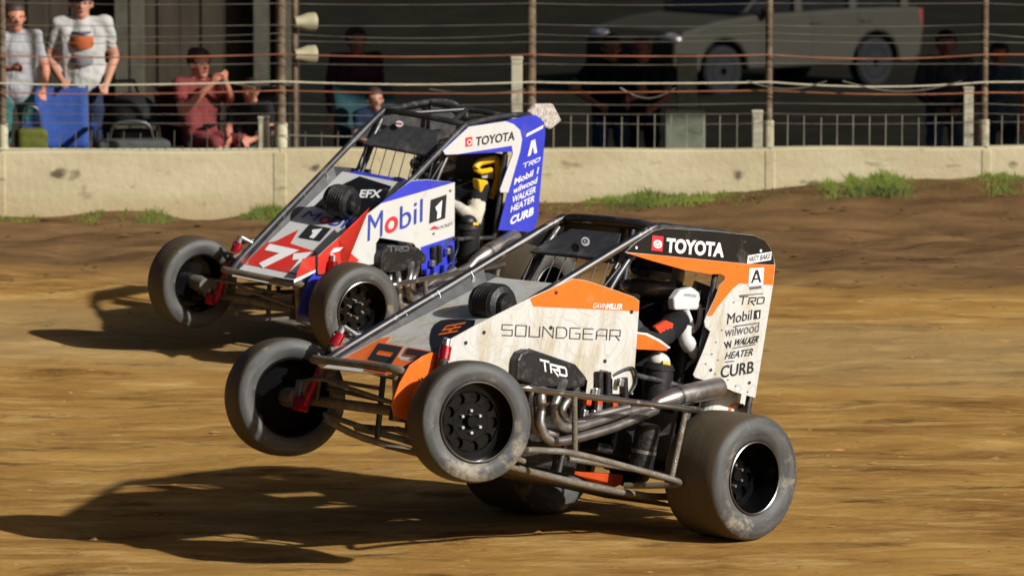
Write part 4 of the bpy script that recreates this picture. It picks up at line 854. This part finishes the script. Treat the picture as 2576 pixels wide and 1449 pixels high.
def sit(**k):
    J = dict(pelvis=(0, .05, .50), chest=(0, .08, .82), neck=(0, .05, 1.0), head=(0, .02, 1.115), shL=(.185, .06, .96), shR=(-.185, .06, .96), elL=(.24, -.02, .70), elR=(-.24, -.02, .70), wrL=(.14, -.24, .64), wrR=(-.14, -.24, .64),
             hipL=(.09, 0, .48), hipR=(-.09, 0, .48), knL=(.13, -.42, .50), knR=(-.13, -.42, .50), anL=(.13, -.40, .08), anR=(-.13, -.40, .08), toL=(.14, -.56, .045), toR=(-.14, -.56, .045)); J.update(k); return J
def place(px, y, yaw=0): x = float(at(px, 300, y)[0]); return Matrix.Translation((x, y, float(gz(y)))) @ Matrix.Rotation(math.radians(yaw), 4, 'Z')
shoe = cmat('shoe', (.03, .03, .03)); navy = cmat('navy', (.02, .028, .06)); blackc = cmat('black', (.012, .012, .014)); jean = cmat('denim', (.04, .07, .15)); brownh = mat('brown hair', (.035, .018, .01), .6, noise=.3, nscale=60); blondh = mat('fair hair', (.2, .12, .06), .6, noise=.3, nscale=60)
G = 'spectators behind the fence'
# white tee with printed front
p2 = figure('man in white printed t-shirt standing behind the fence at the left', place(206, 47.3, 6), stand(elL=(.27, .05, 1.14), wrL=(.20, -.12, .95), elR=(-.27, .05, 1.14), wrR=(-.17, -.16, .98)), [M['skin'], cmat('white', (.42, .41, .39), noise=.06), navy, shoe], 'short', brownh, group=G, hat=navy, scale=1.03)
def chest_print(o, z, w_, h_, m, dy=-.163, nm='shirt_print'):
    V = []; n = 10
    for j in range(5):
        for i in range(n+1):
            a = i/n*2-1; V.append((a*w_, dy+.05*a*a*1.4+(.012 if j in (0, 4) else 0)-.003, z+h_*(j/2-1)*(1-.25*a*a)))
    mesh_obj(nm, (V, [(j*(n+1)+i, j*(n+1)+i+1, (j+1)*(n+1)+i+1, (j+1)*(n+1)+i) for j in range(4) for i in range(n)]), m, o, True)
chest_print(p2, 1.31, .10, .055, cmat('orange print', (.42, .10, .03)), -.168); chest_print(p2, 1.16, .095, .05, cmat('grey blue print', (.17, .17, .19)), -.166); chest_print(p2, 1.39, .085, .014, cmat('slate print', (.12, .12, .16)), -.152)
figure('person in pale grey shirt and teal shorts cut off by the left edge', place(38, 47.0, 20), stand(elR=(-.26, -.05, 1.14), wrR=(-.10, -.28, 1.16), elL=(.27, -.02, 1.12), wrL=(.2, -.2, .96)), [M['skinred'], cmat('pale grey', (.30, .30, .31)), cmat('teal', (.03, .12, .11)), shoe], 'short', brownh, group=G, scale=.96)
figure('person in dark red top and dusty red shorts seated with hands at the mouth', place(508, 47.4, 35), sit(elL=(.26, -.10, .74), wrL=(.08, -.24, .98), elR=(-.25, -.10, .74), wrR=(-.07, -.26, .97)), [M['skinred'], cmat('dark red', (.17, .035, .035)), cmat('dusty red', (.22, .05, .055)), shoe], 'bun', brownh, group=G)
figure('person in black seated low beside the second fence post', place(628, 47.3, -20), sit(), [M['skinred'], blackc, cmat('grey shorts', (.07, .065, .06)), shoe], 'short', brownh, group=G, scale=.80)
figure('person in blue shirt and teal shorts seated behind the blue car', place(945, 47.3, 20), sit(), [M['skin'], cmat('mid blue', (.008, .018, .045)), cmat('dull teal', (.03, .10, .13)), shoe], 'short', brownh, group=G, scale=.74)
figure('person in dark jacket standing in the dark behind the blue car', place(895, 52.5, 10), stand(), [M['skinred'], cmat('plum', (.06, .02, .03)), blackc, shoe], 'short', brownh, long_sleeve=True, shorts=False, group=G)
figure('person in black vest and jeans with bent elbow out, left of the pair', place(1536, 53.5, 10), stand(elR=(-.36, .02, 1.20), wrR=(-.16, -.16, 1.06), elL=(.30, -.1, 1.16), wrL=(.14, -.3, 1.12)), [M['skinred'], blackc, jean, shoe], 'short', brownh, shorts=False, group=G)
figure('person with fair hair and dark top, right of the pair', place(1614, 53.6, -10), stand(elL=(.27, -.02, 1.16), wrL=(.16, -.26, 1.05), elR=(-.25, 0, 1.14), wrR=(-.12, -.25, 1.08)), [M['skinred'], cmat('charcoal', (.02, .02, .022)), blackc, shoe], 'long', blondh, group=G, scale=.99)
figure('person in grey hooded top and blue jeans near the right end of the fence', place(2378, 53.5, 0), stand(elL=(.28, -.02, 1.14), wrL=(.1, -.24, 1.0), elR=(-.28, -.02, 1.14), wrR=(-.1, -.24, 1.0)), [M['skinred'], cmat('hood grey', (.10, .11, .12)), cmat('light denim', (.07, .12, .19)), shoe], 'short', brownh, long_sleeve=True, shorts=False, group=G, scale=1.02)
figure('person in pale blue top half hidden by the rightmost fence post', place(2512, 52.5, -10), stand(), [M['skinred'], cmat('pale blue', (.08, .12, .16)), navy, shoe], 'short', brownh, group=G, scale=.92)

# drivers (inside the cars, in the car's frame: +X forward, +Y left)
def driver(label, P, suit, sleeve, glove, hel, visor, Lp, arm):
    L = lambda p, d: P.un(p, (0, 1, 0), d); c = []
    hd = np.array(Lp); pel, ch, nk = np.array([.14, 0, .16]), np.array([.10, 0, .50]), np.array([.14, 0, .70])
    c += [(pel, ch, .15, .16, 0), (ch, nk, .155, .07, 0), (nk, hd, .06, .07, 0)]
    shL, elL, wrL = [L(p, d) for p, d in arm]
    c += [(nk-np.array([0, 0, .06]), shL, .07, .075, 0), (shL, shL+(elL-shL)*.45, .07, .062, 0), (shL+(elL-shL)*.45, elL, .062, .055, 1), (elL, elL+(wrL-elL)*.7, .055, .04, 1), (elL+(wrL-elL)*.7, wrL, .04, .036, 2)]
    shR, elR, wrR = np.array([.12, -.2, .64]), np.array([.34, -.25, .44]), np.array([.60, -.13, .62])
    c += [(nk-np.array([0, 0, .06]), shR, .07, .075, 0), (shR, elR, .07, .055, 0), (elR, wrR, .055, .036, 2)]
    hand(c, wrL, elL, 1, 2, .9); hand(c, wrR, elR, -1, 2, .9)
    for s in (1, -1): c += [((.16, s*.1, .12), (.56, s*.13, .30), .09, .07, 0), ((.56, s*.13, .30), (.92, s*.12, .02), .062, .045, 0), ((.92, s*.12, .02), (1.02, s*.12, .10), .045, .035, 3)]
    o = body('person', label, c, [suit, sleeve, glove, shoe], P.mat(), 'drivers in the race cars')
    v, f = ellipsoid(hd+np.array([.02, 0, .02]), (.15, .125, .145), 24, 16)
    h = mesh_obj('helmet', (v, f), hel, o, True); mesh_obj('chin_bar', tube(smooth_path([hd+np.array(p) for p in ((.02, -.122, -.05), (.13, -.09, -.07), (.17, 0, -.075), (.13, .09, -.07), (.02, .122, -.05))]), .035, 10), hel, h, True)
    vv, vf = ellipsoid(hd+np.array([.025, 0, .02]), (.154, .129, .147), 32, 24)
    mesh_obj('visor', (vv, [t for t in vf if all((np.array(vv[i])-hd)[0] > .03 and -.035 < (np.array(vv[i])-hd)[2] < .075 for i in t)]), visor, h, True)
    return o, L
helm = mat('dark helmet', (.07, .062, .055), .3, noise=.5, nscale=18, coat=.4, dirt=(.16, .12, .07), dirt_amt=.3); visr = mat('smoked visor', (.01, .01, .012), .08, noise=.1)
dO, LO = driver('driver in black and orange suit seated in the orange car', OR, cmat('race black', (.012, .012, .014)), cmat('suit black', (.02, .02, .022)), cmat('glove grey', (.05, .05, .055)), helm, visr, OR.un((1660, 700), (0, 1, 0), 0), [((1700, 812), .20), ((1640, 862), .24), ((1590, 815), .20)])
# orange and white flashes on the sleeve
e0, e1 = LO((1600, 850), .30), LO((1682, 872), .30)
mesh_obj('sleeve_patch', prism([LO(p, .305) for p in [(1600, 838), (1625, 842), (1660, 858), (1684, 874), (1676, 882), (1600, 878)]], (0, 1, 0), .03), cmat('suit orange', (.75, .14, .015)), dO); mesh_obj('sleeve_piping', prism([LO(p, .307) for p in [(1600, 834), (1628, 838), (1662, 855), (1687, 874), (1683, 877), (1658, 860), (1625, 843), (1600, 839)]], (0, 1, 0), .03), cmat('suit white', (.6, .6, .58)), dO)
mesh_obj('sleeve_patch', prism([LO(p, .275) for p in [(1648, 822), (1676, 806), (1694, 814), (1690, 838), (1664, 842)]], (0, 1, 0), .02), cmat('suit red', (.6, .06, .02)), dO)
dB, LB = driver('driver in black suit with cream sleeves seated in the blue car', BL, cmat('race dark', (.014, .014, .016)), cmat('cream sleeve', (.52, .48, .38), noise=.1), cmat('cream glove', (.42, .40, .36)), helm, visr, BL.un((1105, 390), (0, 1, 0), 0), [((1205, 475), .18), ((1192, 552), .24), ((1150, 520), .16)])

# ---------------------------------------------------------------- things behind the fence
M['chairblue'] = cmat('chair blue', (.03, .07, .26)); M['chairframe'] = mat('chair frame', (.05, .05, .05), .4, .5)
def camp_chair(label, M4, m):
    r_ = empty('camp_chair', label, 'chair', 'camp chairs behind the fence', M4)
    def bent(z0, z1, y0, y1, n=8, sagz=.03):
        V = [];
        for j in range(n+1):
            for i in range(n+1):
                a = i/n*2-1; t = j/n; V.append((a*.26, y0+(y1-y0)*t+.04*(1-a*a)*(z1 > z0+.2), z0+(z1-z0)*t-sagz*(1-a*a)*(z1 <= z0+.2)))
        return V, [(j*(n+1)+i, j*(n+1)+i+1, (j+1)*(n+1)+i+1, (j+1)*(n+1)+i) for j in range(n) for i in range(n)]
    for nm, g in (('seat', bent(.42, .40, -.24, .22)), ('backrest', bent(.42, .92, .20, .32))):
        o = mesh_obj(nm, g, m, r_, True); so = o.modifiers.new('s', 'SOLIDIFY'); so.thickness = .008
    for s in (1, -1):
        mesh_obj('armrest', box((s*.29, -.02, .62), (.06, .46, .012)), m, r_)
        for a, b_ in (((s*.30, -.26, .0), (s*.24, .26, .44)), ((s*.30, .30, 0), (s*.26, -.24, .44)), ((s*.27, -.26, .0), (s*.29, -.24, .62)), ((s*.27, .22, .0), (s*.26, .33, .94))): mesh_obj('leg', tube([a, b_], .010, 8), M['chairframe'], r_, True)
    return r_
camp_chair('blue folding camp chair in front of the man in the white t-shirt', place(150, 46.75, 10), M['chairblue'])
camp_chair('dark red seat folding chair under the person in the red top', place(508, 47.45, 35), cmat('chair maroon', (.05, .015, .015)))
camp_chair('black folding chair beside the second fence post', place(628, 47.35, -20), cmat('chair black', (.012, .012, .012)))
camp_chair('dark teal folding chair behind the blue car', place(945, 47.35, 20), cmat('chair teal', (.012, .045, .055)))
# cooler and bags by the wall
def bag(label, px, y, s_, m, cat='bag', nm='carry_bag'):
    r_ = empty(nm, label, cat, None, place(px, y, 15)); b_ = mesh_obj('bag_body', box((0, 0, s_[2]/2), s_), m, r_); bev(b_, .05, 4); mesh_obj('handle', tube(smooth_path([(-s_[0]*.3, 0, s_[2]*.98), (-s_[0]*.2, 0, s_[2]*1.25), (s_[0]*.2, 0, s_[2]*1.25), (s_[0]*.3, 0, s_[2]*.98)]), .012, 8), M['chairframe'], r_, True)
bag('olive green carry bag beside the blue camp chair', 78, 46.5, (.26, .2, .62), cmat('olive', (.10, .11, .02))); bag('grey soft cooler bag between the chairs at the left', 330, 46.7, (.62, .3, .52), cmat('bag grey', (.07, .075, .07)))
# stroller wheel-like hoop
wr_ = empty('push_chair', 'dark push chair with round hood between the left spectators', 'push chair', None, place(330, 47.6, 30))
mesh_obj('hood', (lambda g: (g[0], [f for f in g[1] if np.mean([g[0][i][2] for i in f]) > .62]))(ellipsoid((0, 0, .62), (.24, .3, .26), 18, 12)), cmat('hood black', (.015, .015, .016)), wr_, True); mesh_obj('seat', box((0, .02, .48), (.36, .36, .16)), cmat('pram grey', (.06, .06, .055)), wr_); mesh_obj('frame', join(tube([(-.2, -.3, .1), (-.2, .35, .95)], .012), tube([(.2, -.3, .1), (.2, .35, .95)], .012), tube([(-.2, .35, .95), (.2, .35, .95)], .014)), M['chairframe'], wr_, True)
for s in (1, -1):
    for y_ in (-.3, .3): mesh_obj('wheel', lathe([(-.02, .05), (-.02, .11), (.02, .11), (.02, .05), (-.02, .05)], 20, (0, 0, 0)), M['dark'], wr_).location = (s*.24, y_, .12); 
for o_ in wr_.children:
    if o_.name.startswith('wheel'): o_.rotation_euler = (0, 0, math.pi/2)
# lamp heads on a pole at the second post
lp = empty('signal_pole', 'rusty pole with two dull cream drum-shaped heads beside the second post', 'signal', None, place(742, 46.4))
mesh_obj('pole', tube([(0, 0, -.1), (0, 0, 3.2)], .026, 10), M['rust'], lp, True)
for pyx, tl_ in ((56, .25), (138, .1)):
    z_ = at(775, pyx, 46.4)[2]-float(gz(46.4)); o_ = mesh_obj('signal_head', lathe([(-.10, .0001), (-.10, .045), (-.06, .05), (.02, .075), (.08, .078), (.085, .06), (.06, .0001)], 20), mat('dull cream enamel', (.34, .30, .18), .6, noise=.25), lp, True); o_.location = (.09, -.03, z_); o_.rotation_euler = (0, tl_, math.radians(-65)); mesh_obj('bracket', box((.03, 0, z_), (.08, .02, .03)), M['rust'], lp)
# pale pillar behind the orange car
pl = empty('concrete_pillar', 'pale green-grey concrete pillar on a wide plinth behind the fence', 'pillar', None, place(1722, 48.0)); zt = at(1722, 272, 48.0)[2]-float(gz(48)); zz = at(1722, 140, 48.0)[2]-float(gz(48))
M['pgreen'] = mat('weathered pale concrete', (.17, .19, .13), .85, noise=.25, nscale=5, dirt=(.07, .075, .05), dirt_amt=.35); bev(mesh_obj('plinth', box((0, 0, zt/2-.05), (.34, .34, zt+.1)), M['pgreen'], pl), .012); bev(mesh_obj('shaft', box((.02, 0, (zt+zz)/2+.002), (.17, .17, zz-zt)), M['pgreen'], pl), .01)
# timber shed at the left
shed = empty('timber_shed', 'brown timber shed wall behind the spectators at the left', 'shed', None, Matrix.Translation((0, 60, float(gz(60))))); M['shed'] = mat('brown boards', (.04, .029, .016), .85, noise=.35, nscale=3, stretch=(3, 3, .4)); M['shedpost'] = mat('olive post', (.075, .068, .045), .8, noise=.25)
xa, xb = float(at(-260, 100, 60)[0]), float(at(725, 100, 60)[0]); nb = 18
for k in range(nb): x0_ = xa+(xb-xa)*k/nb; bev(mesh_obj('plank', box((x0_+(xb-xa)/nb/2, .02*(k % 2), 1.9), ((xb-xa)/nb*.97, .04, 3.8)), M['shed'], shed), .006)
for p_ in (312, 345, 660, 725): mesh_obj('post', box((float(at(p_, 100, 60)[0]), -.14, 1.95), (.16, .16, 3.9)), M['shedpost'], shed)
mesh_obj('wall', box(((xa+xb)/2, 1.6, 1.85), (xb-xa, 2.9, 3.7)), M['shed'], shed); mesh_obj('roof', prism([(xa-.3, -.5, 3.95), (xb+.3, -.5, 3.95), (xb+.3, 3.4, 4.6), (xa-.3, 3.4, 4.6)], (0, -.16, 1), .08), M['rust'], shed)
# parked vehicles
M['suv'] = mat('pale beige car paint', (.036, .035, .027), .6, noise=.06, spec=.1); M['glassd'] = mat('dark car glass', (.008, .009, .01), .08, noise=.1); M['greycar'] = mat('dark grey car paint', (.010, .0105, .012), .7, noise=.06, spec=.15)
def suv(label, M4, paint):
    r_ = empty('parked_car', label, 'car', 'cars parked behind the fence', M4)
    # side outline with wheel arches, x forward
    def arch(cx, n=9): return [(cx-.43*math.cos(math.pi*k/(n-1))*-1*-1, .36+.43*math.sin(math.pi*k/(n-1))) for k in range(n)]
    out = [(-2.25, .42), (-2.3, .75), (-2.22, 1.08), (-1.0, 1.10), (.75, 1.08), (1.55, 1.02), (2.15, .90), (2.32, .72), (2.33, .45), (2.15, .32)]
    low = []
    for cx in (1.42, -1.40): low += [(cx+.43*math.cos(math.pi*k/8), .34+.43*math.sin(math.pi*k/8)) for k in range(9)]
    pts = out+low+[(-2.1, .32)]
    g = prism([(x, .92, z) for x, z in pts], (0, 1, 0), 1.84); bev(fixn(mesh_obj('car_body', g, paint, r_)), .05, 3)
    cab = [(-2.15, 1.08), (-1.95, 1.66), (-1.7, 1.74), (.1, 1.76), (.35, 1.70), (1.05, 1.07)]; bev(fixn(mesh_obj('cabin', prism([(x, .80, z) for x, z in cab], (0, 1, 0), 1.60), M['glassd'], r_)), .05, 3); bev(mesh_obj('roof', box((-.82, 0, 1.765), (1.9, 1.5, .05)), paint, r_), .02)
    for s in (1, -1):
        for x_ in (.02, -1.0, -1.98): mesh_obj('door_pillar', prism([(x_-.05, s*.805, 1.70), (x_+.05, s*.805, 1.70), (x_+.07, s*.86, 1.09), (x_-.07, s*.86, 1.09)], (0, s, 0), .02), paint, r_)
        for x_ in (-.25, -1.2): mesh_obj('door_handle', box((x_, s*.935, .93), (.2, .02, .03)), M['dark'], r_)
        for x_ in (.75, -.2, -1.05): mesh_obj('door_seam', box((x_, s*.921, .72), (.012, .006, .66)), M['dark'], r_)
        mesh_obj('mirror', ellipsoid((.72, s*1.0, 1.12), (.08, .1, .07), 12, 8), paint, r_, True); mesh_obj('headlight', ellipsoid((2.2, s*.72, .80), (.13, .2, .08), 12, 8), M['alu'], r_, True); mesh_obj('tail_light', box((-2.27, s*.78, .9), (.08, .2, .3)), M['maroon'], r_)
        for cx in (1.42, -1.40):
            w_ = mesh_obj('wheel', lathe([(.1, .05), (.1, .2), (.06, .22), (-.1, .22), (-.1, .05)], 24), blackc, r_); w_.location = (cx, s*.80, .34); mesh_obj('tyre', lathe([(-.1, .21), (-.11, .3), (-.08, .34), (.08, .34), (.11, .3), (.1, .21)], 28), blackc, w_, True)
    mesh_obj('underbody', box((0, 0, .42), (3.9, 1.5, .2)), M['dark'], r_); mesh_obj('grille', box((2.33, 0, .62), (.03, 1.0, .16)), M['dark'], r_)
    return r_
def park(px, py, y, yaw): p = at(px, py, y); return Matrix.Translation((p[0], y, p[2])) @ Matrix.Rotation(math.radians(yaw), 4, 'Z')
def park(px, y, yaw): return Matrix.Translation((float(at(px, 190, y)[0]), y, float(gz(y)))) @ Matrix.Rotation(math.radians(yaw), 4, 'Z')
suv('pale beige parked car with dark wheel arches behind the fence at the right', park(1903, 78, 220), M['suv'])
suv('dark grey parked car seen end on left of the middle fence post', park(1205, 104, 262), M['greycar'])
# added roof, out of frame, put in only to shade the right-hand spectators
cp = empty('shade_roof', 'unseen flat roof added to shade the spectators right of centre', 'shade_roof', None, Matrix.Translation((8, 50, float(gz(50))))); zr = 3.05-float(gz(50))
mesh_obj('roof', box((1.85, -.2, zr), (20.2, 9.0, .10)), M['greycar'], cp)
for x_ in (0, 6, 11):
    for y_ in (4.0,): mesh_obj('post', box((x_, y_, zr/2-.3), (.12, .12, zr+.6)), M['rust'], cp)
for x_ in (-1.9, 6, 11): mesh_obj('post', box((x_, -4.2, zr/2), (.12, .12, zr)), M['rust'], cp)
